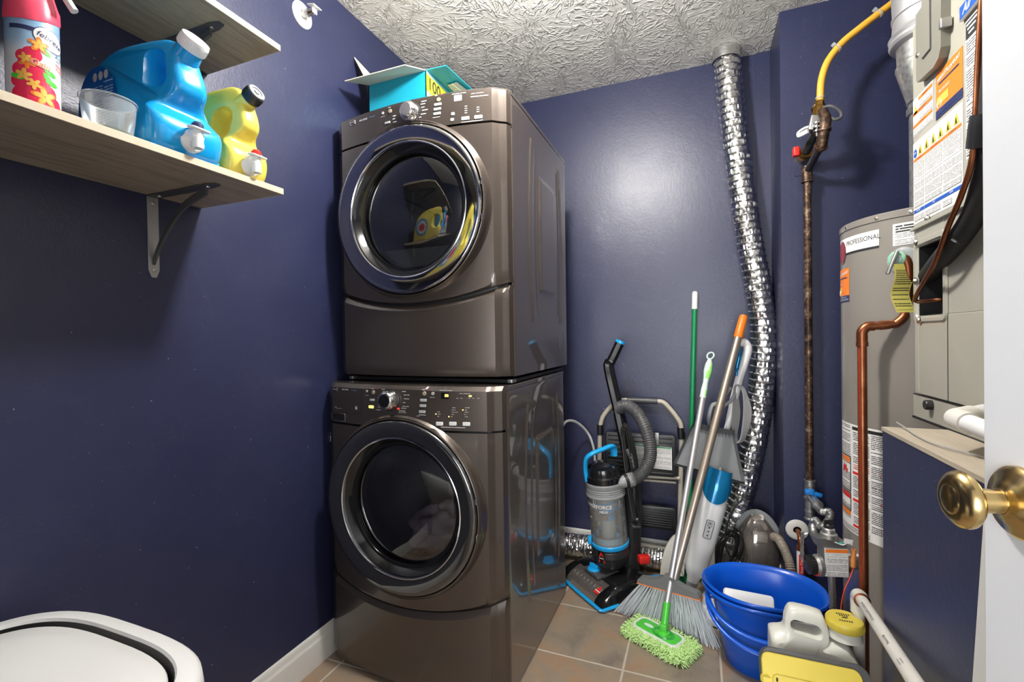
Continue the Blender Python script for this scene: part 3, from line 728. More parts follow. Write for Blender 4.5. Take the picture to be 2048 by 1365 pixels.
# ---- laundry detergent jugs: the side outline lies in x-z, the thickness along y
def jug(name, label, cat, yc, th, body, capm, spoutm, cap_top, hole, labelprint, flip=False, scale=1, pushm='deep_blue', x1=-.955):
    t = thing(name, label, cat, (-1.09, yc, ZS))
    # outline, x from the wall side to the shelf edge, z up, 0..0.27 by 0..0.25
    o = [(.000, .010), (.012, .0), (.235, .0), (.252, .006), (.262, .022), (.266, .045), (.262, .066), (.248, .084), (.243, .098), (.252, .112), (.268, .128), (.272, .145), (.268, .168), (.262, .188), (.258, .206), (.246, .228), (.232, .240), (.212, .243), (.190, .240), (.160, .234), (.125, .228), (.095, .220), (.065, .202), (.036, .170), (.015, .125), (.004, .075)]
    o = cr([V((a, b, 0)) for a, b in o], 3, True); o = [(p.x*scale, p.y*scale) for p in o]
    cx, cz = .14*scale, .115*scale; x0 = x1-.272*scale
    rings = []
    for yy, k in ((-.5, .84), (-.485, .90), (-.44, .955), (-.36, .988), (-.2, 1), (.2, 1), (.36, .988), (.44, .955), (.485, .90), (.5, .84)):
        rings.append([V((x0+cx+(a-cx)*k, yc+yy*th, ZS+.0+(cz+(b-cz)*k)-(cz-cz*k)*(0))) for a, b in o])
    for r_ in rings:
        mn = min(p.z for p in r_)
        for p in r_: p.z = max(p.z, ZS+.0005) if mn < ZS+.03 else p.z
    m = M().loft(rings)
    sm = lambda q: max(0, min(1, q))**2*(3-2*max(0, min(1, q)))
    def pinch(p):
        a, b = (p.x-x0)/scale, (p.z-ZS)/scale
        k = 1-.52*sm((a-.12)/.13)*sm((b-.075)/.05)-.15*sm((b-.15)/.08)
        return V((p.x, yc+(p.y-yc)*k, p.z))
    m.map(pinch)
    b_ = make('jug_body', m, MT[body], t, ang=60)
    # grip hole and pinch above the spigot
    hp = rr(hole[2]*scale, hole[3]*scale, min(hole[2], hole[3])*scale*.48, 6)
    ca, sa = cos(hole[4]), sin(hole[4])
    c_ = M(); R_ = []
    for yy, k in ((-.6, 1.55), (-.47, 1.25), (-.36, 1.05), (-.1, .9), (.1, .9), (.36, 1.05), (.47, 1.25), (.6, 1.55)):
        R_.append([V((x0+(hole[0]+(a*ca-b*sa)*k)*1.0 if False else x0+hole[0]*scale+(a*ca-b*sa)*k, yc+yy*th, ZS+hole[1]*scale+(a*sa+b*ca)*k)) for a, b in hp])
    c_.loft(R_); cut(b_, c_)
    # cap
    ct = V((x0+cap_top[0]*scale, yc, ZS+cap_top[1]*scale)); ad = V((cap_top[2], 0, cap_top[3])).normalized(); r = cap_top[4]
    m = M().lathe([(r*1.05, -.03), (r*.92, .0), (r*.9, .006)], ct, ad, 32); make('neck', m, MT[body], t)
    m = M().lathe([(r, .002), (r*1.03, .004), (r*1.03, .022), (r*.98, .026), (0, .0265)], ct, ad, 40)
    for i in range(40):
        a = i*2*pi/40; bi = V((0, 1, 0)); na = ad.cross(bi)
        m.box(ct+ad*.012+(bi*cos(a)+na*sin(a))*r*1.03, (.001, .001, .014), Matrix((na, bi, ad)).transposed())
    cp = make('cap', m, MT[capm[0]], t)
    if len(capm) > 1:
        m = M().lathe([(r*.9, .0262), (r*.9, .0285), (r*.6, .029), (r*.55, .027), (r*.3, .027), (r*.28, .0295), (0, .0295)], ct, ad, 36); make('cap_insert', m, MT[capm[1]], cp)
    # spigot facing the room
    sc_ = V((x0+.258*scale, yc, ZS+.040*scale)); q = V((1, 0, .12)).normalized()
    m = M().lathe([(.028, -.020), (.028, .002), (.026, .006), (.018, .008), (.014, .012), (.013, .024), (.010, .027), (0, .028)], sc_, q, 36)
    sp_ = make('spigot', m, MT[spoutm], t)
    e = sc_+q*.022
    m = M().lathe([(.009, .012), (.0105, -.014), (.0105, -.026), (.0065, -.026), (.0065, -.012)], e, (0, 0, 1), 24); make('spout', m, MT[spoutm], sp_)
    m = M().rbox(e+V((.004, 0, .012)), (.022, .044, .0035), .009, .001, rot(.12, 'Y')); make('spigot_wing', m, MT[spoutm], sp_)
    m = M().lathe([(.011, .0), (.011, .006), (.007, .011), (0, .012)], e+V((0, 0, .016)), (0, 0, 1), 24); make('spigot_button', m, MT[pushm], sp_)
    if labelprint:
        yl = yc-th/2-.0006
        fn = lambda a, b: V((x0+a*scale, yl, ZS+b*scale))
        ov = [(.085+.066*cos(k*pi/16)*(1 if cos(k*pi/16) > 0 else .95), .108+.080*sin(k*pi/16)) for k in range(32)]
        m = M(); m.add([fn(a, b) for a, b in ov], [tuple(range(32))]); lb = make('back_label', m, MT['label_jug_blue'], t, smooth=False)
        m = M(); yl -= .0003
        for a0, b0, a1, b1 in ((.038, .062, .072, .118), (.078, .045, .108, .150), (.112, .04, .142, .158)):
            m.quad([fn(a0, b0), fn(a1, b0), fn(a1, b1), fn(a0, b1)])
        make('label_text', m, MT['jug_print'], lb, smooth=False)
        m = M(); yl -= .0002
        for i, a in enumerate((.083, .102, .120)): m.add([fn(a+.0072*cos(k*pi/8), .166+.009*sin(k*pi/8)) for k in range(16)], [tuple(range(16))])
        m.quad([fn(.046, .123), fn(.070, .123), fn(.072, .142), fn(.047, .142)])
        make('label_pictures', m, MT['grey_print'], lb, smooth=False)
    # round front label on the side that faces the back of the room
    yl = yc+th/2
    fb_ = lambda o_: (lambda a, b: V((x0+a*scale, yl+o_, ZS+b*scale)))
    m = M()
    for k_, (rx, ry, o_) in enumerate(((.052, .062, .0006), (.040, .048, .0010), (.026, .026, .0014))):
        m.k = k_; f_ = fb_(o_); m.add([f_(.085+rx*cos(q*pi/14), .105+ry*sin(q*pi/14)) for q in range(28)], [tuple(range(28))])
    m.k = 3; f_ = fb_(.0014)
    for q in range(12): m.add([f_(.085+r_*cos(q*pi/6+d_), .105+r_*1.15*sin(q*pi/6+d_)) for r_, d_ in ((.028, -.10), (.038, 0), (.028, .10))], [(0, 1, 2)])
    make('front_label', m, [MT['front_blue'], MT['front_pale'], MT['red'], MT['front_blue']], t, smooth=False)
    return t
mat('front_blue', hexc('3f8fd0'), .35); mat('front_pale', hexc('e8e6d8'), .35)
mat('label_jug_blue', hexc('0c5fae'), .3)
mat('jug_blue', hexc('149bdc'), .2, coat=.4, sss=.25)
mat('jug_yellow', hexc('dfcf58'), .28, coat=.3, sss=.1)
jug('detergent_jug', 'large glossy blue detergent jug with white cap and spigot, beside the plastic cup', 'detergent', .655, .148, 'jug_blue', ('bright_white',), 'white_plastic', (.262, .222, .75, .66, .026), (.218, .176, .040, .088, .22), True, pushm='label_navy')
jug('detergent_jug', 'yellow detergent jug with black and silver cap and white spigot at the shelf end', 'detergent', .796, .105, 'jug_yellow', ('black_plastic', 'grey_plastic'), 'white_plastic', (.262, .208, .9, .43, .021), (.203, .140, .062, .096, -.2), False, scale=.90, pushm='red', x1=-.962)
# ---- measuring cup, tub
c = V((-1.005, .530, ZS+.001)); m = M()
prof = [(r_*.80, z_*.80) for r_, z_ in ((0, .0), (.040, 0), (.043, .004), (.048, .045), (.051, .078), (.0535, .080), (.0535, .083), (.0515, .083))]
n = N('frosted_plastic'); n.set(Base_Color=(.8, .86, .86), Roughness=.35, Transmission_Weight=.75, IOR=1.3); n.bump(n.noise(120, 4), .3, .002); MT['frosted'] = n.mat
t = thing('measuring_cup', 'cloudy clear plastic measuring cup at the front of the lower shelf', 'cup', c)
make('cup_wall', M().lathe(prof, c, n=56, cap=False), MT['cup_plastic'], t)
make('detergent_residue', M().lathe([(.0, .001), (.0335, .001), (.0350, .008), (.033, .0095), (0, .005)], c, n=40), mat('residue_green', hexc('5c9c74'), .3), t)
m = M()
for k in range(9): m.box(c+V((.018*cos(k), -.0478+.0, .02+k*.006)), (.008, .0006, .0008))
c = V((-1.125, .515, ZS+.001))
tag(make('plastic_tub', M().lathe([(0, 0), (.034, 0), (.042, .034), (.044, .036), (.0405, .036), (.032, .004), (0, .003)], c, n=40, cap=False), MT['smoke_glass']), 'small low smoky plastic tub behind the measuring cup', 'tub')
# ---- air freshener can
c = V((-1.012, .428, ZS+.001)); RC = .0325
t = thing('air_freshener_can', 'light blue aerosol can with pink collar and tropical flower print', 'aerosol can', c)
n = N('can_print'); z_ = n.n('SeparateXYZ', {'Vector': n.co()}).outputs['Z']
n.set(Base_Color=n.ramp(n.math('DIVIDE', z_, .17), [(.0, hexc('e9eef2')), (.3, hexc('f3f3f3')), (.5, hexc('e6edf2')), (.62, hexc('a7cbe6')), (.8, hexc('8fb6da')), (1.0, hexc('a9cbe6'))]), Metallic=.25, Roughness=.22); MT['can'] = n.mat
make('can_body', M().lathe([(0, 0), (.031, 0), (RC, .002), (RC, .158), (.031, .163)], c, n=64), MT['can'], t)
m = M().lathe([(.0332, .148), (.034, .152), (.0335, .168), (.0305, .182), (.027, .196), (.026, .214), (.022, .222), (0, .223)], c, n=64)
def slant(p):
    q = p-c
    if q.z < .17: q = V((q.x, q.y, q.z+.012*sin(atan2(q.y, q.x)*1-.6)))
    return c+q
cap_ = make('spray_cap', m.map(slant), mat('cap_pink', hexc('f0506c'), .3), t)
make('trigger', M().tube(cr([c+V((.012, .006, .214)), c+V((.035, .02, .206)), c+V((.048, .034, .176))], 5), .006, 10), MT['bright_white'], cap_)
AF = atan2(-c.y, -c.x)           # towards the room door
def can(off):
    a0 = AF+.58
    return lambda x, y: V((c.x+(RC+off)*cos(a0+x/RC), c.y+(RC+off)*sin(a0+x/RC), c.z+y))
f1, f2, f3 = can(.0003), can(.0005), can(.0008)
def disc(m, f, cx, cy, rx, ry, a=0, n=28, ir=0, ph=0):
    pts = [(cx+rx*cos(k*2*pi/n)*cos(a)-ry*sin(k*2*pi/n)*sin(a), cy+rx*cos(k*2*pi/n)*sin(a)+ry*sin(k*2*pi/n)*cos(a)) for k in range(n)]
    if ir:
        q = [(cx+(x-cx)*ir, cy+(y-cy)*ir) for x, y in pts]; m.loft([[f(*p) for p in pts], [f(*p) for p in q]], False)
    else:
        R_ = max(1, int(max(rx, ry)/.004)); m.add([f(cx, cy)]+[f(cx+(x-cx)/R_, cy+(y-cy)/R_) for x, y in pts], [(0, i+1, (i+1) % n+1) for i in range(n)])
        if R_ > 1: m.loft([[f(cx+(x-cx)*q/R_, cy+(y-cy)*q/R_) for x, y in pts] for q in range(1, R_+1)], False)
A = -.21
m = M(); m.add([f1(x_, y_) for x_ in [-.048+i*.096/24 for i in range(25)] for y_ in (.120-.0*x_, .127)], [(2*i, 2*i+2, 2*i+3, 2*i+1) for i in range(24)])
disc(m, f1, .004, .116, .0235, .0180, A); m.k = 1; disc(m, f2, .004, .116, .0222, .0167, A)
make('brand_oval', m, [MT['label_navy'], MT['bright_white']], t, smooth=False)
m = M().text('febreze', .0125, f3, bold=.008, shear=.15, at=(.004, .1165), ang=A); make('brand_lettering', m, MT['label_navy'], t, smooth=False)
m = M().text('A I R', .0078, f3, at=(.0185, .094), ang=A*.7).text('MIST', .0045, f3, at=(.0165, .0875), ang=A*.7); make('lettering', m, MT['ink'], t, smooth=False)
m = M().text('Island', .0066, f3, bold=.01, at=(.0185, .081), ang=A*.7).text('Fresh', .0066, f3, bold=.01, at=(.0185, .074), ang=A*.7); make('lettering', m, MT['red_print'], t, smooth=False)
def flower(m, f, cx, cy, s, ph=0, kpet=5):
    for k in range(kpet):
        a = ph+k*2*pi/kpet; disc(m, f, cx+s*.55*cos(a), cy+s*.55*sin(a), s*.5, s*.28, a, 14)
cols = [MT['red'], MT['label_orange'], MT['label_amber'], MT['green_plastic'], mat('hot_pink', hexc('e0264e'), .35)]
rnd = random.Random(4)
def can2(off): return (lambda g: (lambda x, y: g(x-.008, y)))(can(off))
f1, f2, f3o, f3 = can2(.0003), can2(.0005), f3, can2(.0008)
m = M(); m.k = 4
for x, y, r in ((-.012, .083, .012), (-.022, .078, .010), (-.016, .064, .014), (-.026, .056, .011), (-.006, .055, .013), (-.018, .044, .014), (-.028, .038, .011), (-.004, .038, .014), (.006, .028, .013), (-.016, .022, .016), (.002, .014, .014), (.016, .012, .012), (.026, .006, .008), (-.026, .018, .012), (-.006, .096, .006)): disc(m, f1, x, y, r, r, 0, 18)
m.k = 3
for x, y, a in ((.004, .094, -.8), (.010, .062, -.4), (.006, .052, -1.0), (-.030, .044, 2.8), (.012, .046, -.2)): disc(m, f2, x, y, .009, .0042, a, 14)
f25 = can2(.00065)
m.k = 1; flower(m, f25, -.004, .101, .0125, .3); flower(m, f25, -.018, .068, .010, 1); flower(m, f25, .002, .020, .016, .5); m.k = 0
m.k = 2; flower(m, f3, -.004, .101, .0085, .3); flower(m, f3, -.020, .075, .008, .6); flower(m, f3, -.022, .048, .010, .2); flower(m, f3, -.010, .036, .009, .9); flower(m, f3, .002, .020, .0125, .5)
make('flower_print', m, cols, t, smooth=False)
f4 = can(.0012)
m = M(); m.text('Gain', .0130, can(.0011), bold=.05, at=(-.010, .0705), ang=A*.6); m.k = 1; m.text('Gain', .0130, f4, bold=.012, at=(-.010, .0705), ang=A*.6); make('scent_lettering', m, [MT['bright_white'], MT['label_orange']], t, smooth=False)
# ================================================================ cardboard box on the dryer
ZD = 1.9505
bx0, bx1, by0, by1, bz = -1.185, -.925, 1.50, 1.80, ZD+.19
t = thing('cardboard_box', 'open turquoise cardboard box with flaps up, on top of the dryer', 'box', ((bx0+bx1)/2, 1.65, ZD))
def sheet(m, pts, th=.003):
    pts = [V(p) for p in pts]; nrm = (pts[1]-pts[0]).cross(pts[-1]-pts[0]).normalized()*th
    return m.loft([pts, [p-nrm for p in pts]])
m = M(); m.k = 0
sheet(m, [(bx0, by0, ZD), (bx1, by0, ZD), (bx1, by0, bz), (bx0, by0, bz)])
make('front_side', m, MT['teal_board'], t, smooth=False)
m = M(); sheet(m, [(bx1, by0, ZD), (bx1, by1, ZD), (bx1, by1, bz), (bx1, by0, bz)]); rs = make('right_side', m, MT['teal_pale'], t, smooth=False)
m = M(); sheet(m, [(bx0, by1, ZD), (bx0, by0, ZD), (bx0, by0, bz), (bx0, by1, bz)]); sheet(m, [(bx1, by1, ZD), (bx0, by1, ZD), (bx0, by1, bz), (bx1, by1, bz)]); sheet(m, [(bx0, by0, ZD+.004), (bx1, by0, ZD+.004), (bx1, by1, ZD+.004), (bx0, by1, ZD+.004)])
make('box_shell', m, MT['cardboard'], t, smooth=False)
# side print
fn = lambda x, y: V((bx1+.0006, by0+x, bz+y)); fo = lambda x, y: V((bx1+.0012, by0+x, bz+y))
m = M(); m.quad([fn(.002, -.075), fn(.298, -.075), fn(.298, -.012), fn(.002, -.012)]); m.k = 1
m.text('100', .062, fo, bold=.02, at=(.058, -.043)).text('22" x 24"', .036, fo, bold=.01, at=(.195, -.045)).text('COUNT', .016, fo, bold=.01, at=(.05, -.083))
make('print_band', m, [MT['board_yellow'], MT['ink']], rs, smooth=False)
m = M(); 
m.tube([fo(.050+.017*cos(k*pi/8), -.110+.014*sin(k*pi/8)) for k in range(16)], .0035, 6, closed=True)
m.tube([fo(.066, -.115), fo(.10, -.135), fo(.15, -.14)], .006, 6); make('drawstring_picture', m, MT['teal_pale'], rs)
# flaps
a, b = V((bx0, by0, bz)), V((bx1, by0, bz))
m = M(); f_ = P(706, 180, y=1.40); 
sheet(m, [b, a, a+V((-.03, -.10, -.028)), b+V((-.035, -.085, -.018))]); make('front_flap', m, MT['cardboard'], t, smooth=False)
m = M(); tip = P(709, 114, x=-1.252)
sheet(m, [V((bx0, by0+.005, bz)), V((bx0, by1-.03, bz)), tip+V((0, .03, -.01)), tip]); make('left_flap', m, MT['cardboard'], t, smooth=False)
m = M(); m.k = 0
e1 = V((bx1+.075, by0+.02, bz+.008)); e2 = V((bx1+.10, by1-.03, bz+.0))
sheet(m, [V((bx1, by0+.004, bz)), V((bx1, by1-.004, bz)), e2, e1]); make('right_flap', m, MT['teal_board'], t, smooth=False)
m = M(); u_ = (e2-e1); s0 = V((bx1, by0, bz)); nn = V((0, 0, -1))
m.quad([V((bx1+.02, by0+.12, bz-.0028)), V((bx1+.02, by1-.03, bz-.003)), V((bx1+.085, by1-.05, bz-.0026)), V((bx1+.065, by0+.12, bz+.001))])
make('flap_sticker', m, MT['fine_print'], t, smooth=False)
m = M(); sheet(m, [V((bx0+.004, by1, bz)), V((bx1-.004, by1, bz)), V((bx1-.02, by1+.06, bz+.05)), V((bx0+.02, by1+.06, bz+.05))]); make('rear_flap', m, MT['cardboard'], t, smooth=False)
# ================================================================ white bin in the corner by the camera
ZB = .62; bc = V((-.960, .325, 0))
def sell(a, b, n=3.2, k=72):
    o = []
    for i in range(k):
        t_ = i*2*pi/k; c_, s_ = cos(t_), sin(t_)
        o.append((a*abs(c_)**(2/n)*(1 if c_ > 0 else -1), b*abs(s_)**(2/n)*(1 if s_ > 0 else -1)))
    return o
def ring(a, b, z, n=3.2): return [bc+V((x, y, z)) for x, y in sell(a, b, n)]
t = thing('laundry_bin', 'white plastic bin with rounded swing lid against the left wall', 'bin', bc)
m = M().loft([ring(.22, .15, .003), ring(.225, .155, .01), ring(.255, .19, .50), ring(.262, .197, .50), ring(.262, .197, .505)], True); make('bin_body', m, MT['bright_white'], t, ang=50)
m = M().loft([ring(.268, .204, .47), ring(.276, .212, .475), ring(.283, .219, .56), ring(.281, .217, .60), ring(.279, .215, .618), ring(.272, .208, .626), ring(.250, .186, .627), ring(.2475, .1835, .622)], False); make('bin_rim', m, MT['bright_white'], t, ang=60)
m = M().loft([ring(.2474, .1834, .6215), ring(.2470, .1830, .56), ring(.2, .14, .555)], False); make('gap_shade', m, MT['black'], t)  # black sleeve added to paint the shade in the gap inside the rim
m = M().loft([ring(.2400, .1760, .58), ring(.2395, .1755, .615), ring(.236, .172, .620), ring(.18, .12, .628), ring(.1, .06, .632), ring(.01, .006, .634)], True); make('swing_lid', m, MT['bright_white'], t, ang=60)
# ================================================================ gas pipe on the alcove wall
t = thing('gas_pipe', 'rusty vertical black iron gas pipe with elbows on the alcove wall', 'gas pipe', (.399, 2.1, .42))
PX, PY = .399, 2.10
m = M(); m.cyl((PX, PY, .56), (PX, PY, 1.735), .0135, 20); make('riser', m, MT['rust'], t)
def fit(m, a, b, r=.019):
    a, b = V(a), V(b); L = (b-a).length
    return m.lathe([(r*.8, 0), (r*1.08, .0), (r*1.08, .006), (r*.95, .008), (r*.95, L-.008), (r*1.08, L-.006), (r*1.08, L), (r*.8, L)], a, b-a, 24)
m = M(); fit(m, (PX, PY, 1.725), (PX, PY, 1.785)); a = V((PX, PY, 1.765))
q1 = P(1612, 347, y=2.085); q2 = P(1642, 292, y=1.975); q3 = P(1648, 262, y=1.955); q4 = P(1650, 236, y=1.96); q5 = P(1636, 215, y=2.0)
make('pipe_tee', m, MT['rust'], t)
m = M(); m.cyl(a, q2, .0125, 20); make('black_nipple', m, MT['black_plastic'], t)
m = M(); m.tube(cr([q2+(a-q2).normalized()*.006, q2, q3, q4, q5], 6), .0185, 20)
for p_, d_ in ((q2, a-q2), (q3, V((0, 0, 1))), (q5, q4-q5)): m.lathe([(.0215, -.004), (.0225, -.002), (.0225, .004), (.0215, .006)], p_, d_, 24)
make('elbow', m, MT['rust'], t)
# branch through the wall with shut-off valve
w0 = P(1604, 316, y=YU-.004); w1 = P(1609, 309, y=2.09); w2 = P(1634, 262, y=2.00); w3 = P(1640, 240, y=1.985)
m = M(); m.tube([w0, w1], .021, 20); m.tube(cr([w1, P(1614, 303, y=2.07)], 3), .022, 18); make('wall_valve', m, MT['brass_fit'], t)
m = M(); m.rbox(w1+V((-.030, -.01, .010)), (.022, .030, .034), .006, .003); make('valve_cap', m, MT['red'], t)['label'] = 'red valve cap'
m = M(); m.cyl(P(1612, 303, y=2.07), w2, .0165, 20); make('black_nipple', m, MT['black_plastic'], t)
m = M(); m.tube([w2, w3, P(1642, 222, y=1.985)], .0195, 20); m.lathe([(.0235, -.005), (.0235, .005)], w2, w2-w1, 24); make('elbow', m, MT['rust'], t)
m = M(); h0 = P(1628, 246, y=1.975); m.rbox(h0, (.030, .016, .052), .006, .002, rot(.2, 'Y')); make('clamp_body', m, MT['steel'], t)
m = M(); hh = P(1634, 256, y=1.955)
for dz in (-.012, .002, .016): m.lathe([(.013, -.002), (.013, .002)], hh+V((0, 0, dz)), (0, 0, 1), 16)
m.cyl(hh+V((0, 0, -.03)), hh+V((0, 0, .024)), .004, 10); make('clamp_bolt', m, MT['chrome'], t)
m = M(); m.tube(cr([P(1632, 252, y=1.97), P(1612, 256, y=1.985), P(1597, 266, y=2.0), P(1598, 271, y=1.99), P(1616, 262, y=1.965)], 6), .005, 8, sx=1.6); make('valve_lever', m, MT['bright_white'], t)
b0, b1 = P(1637, 232, y=1.985), P(1639, 202, y=1.985)
m = M().lathe([(.019, 0), (.019, .030), (.015, .034), (.015, .052), (.011, .056)], b0, b1-b0, 6); make('brass_adapter', m, MT['brass_fit'], t, ang=20)
# wall plate behind
m = M(); a_ = P(1588, 300, y=YU-.001); b_ = P(1632, 348, y=YU-.001); m.box(((a_.x+b_.x)/2, YU-.0015, (a_.z+b_.z)/2), (b_.x-a_.x, .003, a_.z-b_.z)); make('wall_plate', m, NAVY, t)
# yellow gas tube
pts = [P(1640, 203, y=1.985), P(1643, 160, y=1.985), P(1656, 122, y=1.985), P(1684, 86, y=1.99), P(1720, 56, y=1.99), P(1756, 28, y=1.99), P(1800, -8, y=1.99), P(1850, -70, y=2.0)]
t = thing('yellow_gas_tube', 'yellow coated flexible gas tube curving up from the iron pipe to the flue', 'gas tube', pts[0])
n = N('yellow_coating'); n.set(Base_Color=hexc('e2a83a'), Roughness=.3); MT['ycoat'] = n.mat
make('tube', M().tube(cr(pts, 8), .0118, 16), MT['ycoat'], t)
m = M()
for uv, d in (((1675, 97), 0), ((1758, 27), 1)):
    p_ = P(*uv, y=1.987); ax = (P(uv[0]+20, uv[1]-16, y=1.99)-p_).normalized()
    make('cable_tie', M().lathe([(.0135, -.003), (.0145, -.003), (.0145, .003), (.0135, .003)], p_, ax, 20).box(p_+V((-.012, 0, .016)), (.012, .008, .010), rot(-.8, 'Y')), MT['frosted'], t)
make('cable_tie', M().lathe([(.0135, -.003), (.0145, -.003), (.0145, .003), (.0135, .003)], P(1640, 196, y=1.985), (0, 0, 1), 20), MT['frosted'], t)
pts = [P(1644, 222, y=1.975), P(1648, 215, y=1.965), P(1664, 213, y=1.95), P(1680, 223, y=1.95), P(1682, 234, y=1.95), P(1670, 239, y=1.95), P(1655, 232, y=1.96)]
tag(make('bonding_wire', M().tube(cr(pts, 8), .0055, 10), MT['dark_grey_plastic']), 'short grey wire loop at the brass fitting under the yellow tube', 'wire')
# ---- lower gas cock and flexible connector
t = thing('gas_shutoff_valve', 'gas cock with blue lever at the foot of the rusty pipe', 'valve', (PX, PY, .43))
m = M(); fit(m, (PX, PY, .50), (PX, PY, .575), .019); m.cyl((PX, PY, .44), (PX, PY, .51), .0165, 20); fit(m, (PX, PY, .42), (PX, PY, .455), .018); make('valve_body', m, MT['galv'], t)
v0 = V((PX+.004, PY-.03, .535)); m = M().cyl((PX, PY, .535), v0+V((0, -.012, 0)), .014, 18); make('valve_stem', m, MT['brass_fit'], t)
c_ = P(1627, 987, y=2.04); m = M().rbox(c_, (.058, .018, .014), .006, .003, rot(.25, 'Y')).rbox(c_+V((-.012, 0, .004)), (.03, .022, .02), .007, .003); make('valve_lever', m, mat('lever_blue', hexc('1a78c8'), .3), t)
pts = [P(1622, 996, y=2.05), P(1632, 1010, y=2.0), P(1644, 1024, y=1.95), P(1660, 1026, y=1.92), P(1656, 1044, y=1.90), P(1642, 1055, y=1.90), P(1632, 1042, y=1.93), P(1626, 1052, y=1.93), P(1629, 1070, y=1.88), P(1638, 1086, y=1.80), P(1648, 1092, y=1.74)]
pp = cr(pts, 14); L = len(pp)
rr_ = [.0125+(.0022*sin(i*1.9) if 30 < i < 125 else 0) for i in range(L)]
t = thing('gas_connector', 'corrugated grey flexible gas connector looping to the heater valve', 'gas connector', pts[-1])
make('hose', M().tube(pp, rr_, 16), MT['steel'], t)
m = M(); fit(m, P(1622, 994, y=2.06), P(1636, 1012, y=1.985), .017); make('hose_nut', m, MT['galv'], t)
# ---- water stub with plate and hammer arrestor
c_ = P(1594, 1060, y=YU)
t = thing('water_stub', 'copper water stub with white round wall plate and red arrestor label', 'pipe', c_)
make('escutcheon', M().lathe([(.040, 0), (.041, .002), (.039, .005), (.026, .010), (.015, .009), (.014, .0)], c_, (0, -1, 0), 44), MT['pvc_white'], t)
p1 = c_+V((0, -.055, -.003)); pts = cr([c_, c_+V((0, -.03, 0)), p1+V((.0, -.006, -.012)), p1+V((0, -.010, -.045))], 6)
make('copper_bend', M().tube(pts, .0085, 14), MT['copper'], t)
p2 = p1+V((0, -.010, -.04)); m = M().cyl(p2, p2+V((0, 0, -.125)), .0135, 20); make('arrestor_body', m, MT['bright_white'], t)
m = M(); g_ = lambda a, b: V((p2.x+.0139*sin(a/.0139), p2.y-.0139*cos(a/.0139), p2.z-.068+b))
m.grid(lambda a, b: g_(-.008+.030*a, -.045+.088*b), 10, 1); lb = make('red_label', m, MT['red'], t)
gg = lambda a, b: V((p2.x+.0142*sin(a/.0139), p2.y-.0142*cos(a/.0139), p2.z-.068+b))
make('lettering', M().text('Sioux Chief', .0125, gg, bold=.01, at=(.002, 0), ang=pi/2).text('mini-rester', .006, gg, at=(.012, 0), ang=pi/2), MT['white_print'], lb, smooth=False)
m = M().cyl(p2+V((0, 0, .004)), p2+V((0, 0, -.012)), .0145, 20).cyl(p2+V((0, 0, -.118)), p2+V((0, 0, -.15)), .0115, 18); make('collar', m, MT['copper'], t)
v_ = p2+V((0, 0, -.165)); m = M().rbox(v_, (.036, .034, .040), .008, .003).lathe([(.012, 0), (.012, .02), (.008, .024)], v_+V((0, -.017, 0)), (0, -1, 0), 14).cyl(v_, v_+V((0, 0, -.16)), .012, 14); make('stop_valve', m, MT['brass_fit'], t)
# ================================================================ water heater
HX, HY, HR, HT = .648, 1.733, .225, 1.474
t = thing('water_heater', 'tall grey cylindrical gas water heater in the right corner', 'water heater', (HX, HY, 0))
def hs(off=0): return lambda deg, z: V((HX+(HR+off)*cos(radians(deg)), HY+(HR+off)*sin(radians(deg)), z))
make('tank_jacket', M().lathe([(.20, .02), (HR, .03), (HR, HT-.018)], (HX, HY, 0), n=120, cap=True), MT['enamel_grey'], t)
make('top_cap', M().lathe([(HR+.0025, HT-.020), (HR+.0025, HT-.004), (HR-.002, HT), (.1, HT+.004), (0, HT+.004)], (HX, HY, 0), n=120), MT['enamel_grey'], t)
for a in (-171, -142, -122):
    p_ = hs(.002)(a, HT-.012); d_ = V((cos(radians(a)), sin(radians(a)), 0)); make('screw', M().lathe([(.005, 0), (.0045, .002), (0, .003)], p_, d_, 12), MT['screw'], t)
m = M()
for k in range(3): a = k*2.1+.4; m.cyl((HX+.17*cos(a), HY+.17*sin(a), 0), (HX+.17*cos(a), HY+.17*sin(a), .03), .02, 12)
make('foot', m, MT['black'], t)
def hfn(a0, z0, off): # x to the right in the image is increasing angle on the visible side
    f = hs(off); return lambda x, y: f(a0+math.degrees(x/HR), z0+y)
def hpatch(m, a0, a1, z0, z1, off, uvz=False):
    f = hs(off); n_ = max(2, int(abs(a1-a0)/2.5)); w_ = radians(a1-a0)*HR
    return m.grid(lambda a, b: f(a0+(a1-a0)*a, z0+(z1-z0)*b), n_, 1, lambda a, b: (w_*a, (z1-z0)*b))
m = M(); m.k = 0; hpatch(m, -187, -140.8, 1.384, 1.431, .0008); m.k = 1; hpatch(m, -187, -140.8, 1.380, 1.386, .0012); m.k = 2
m.text('PROFESSIONAL', .0195, hfn(-155.6, 1.412, .0012), sc=(.93, 1), bold=.004)
make('name_plate', m, [MT['paper'], MT['ink'], MT['ink']], t, smooth=False)
m = M(); f_ = hfn(-180, 1.391, .0016); m.k = 0; disc(m, f_, 0, 0, .030, .036); m.k = 1; disc(m, hfn(-180, 1.391, .0019), 0, 0, .027, .033)
make('brand_badge', m, [MT['chrome'], mat('badge_red', hexc('8e2430'), .3)], t, smooth=False)
m = M(); m.k = 0; hpatch(m, -132.1, -112, 1.377, 1.436, .0008); m.k = 1; hpatch(m, -130.5, -113.5, 1.412, 1.432, .0012); m.k = 2; hpatch(m, -131, -113, 1.380, 1.410, .0012)
make('rating_label', m, [MT['paper'], MT['bold_print'], MT['fine_print_small']], t, smooth=False)
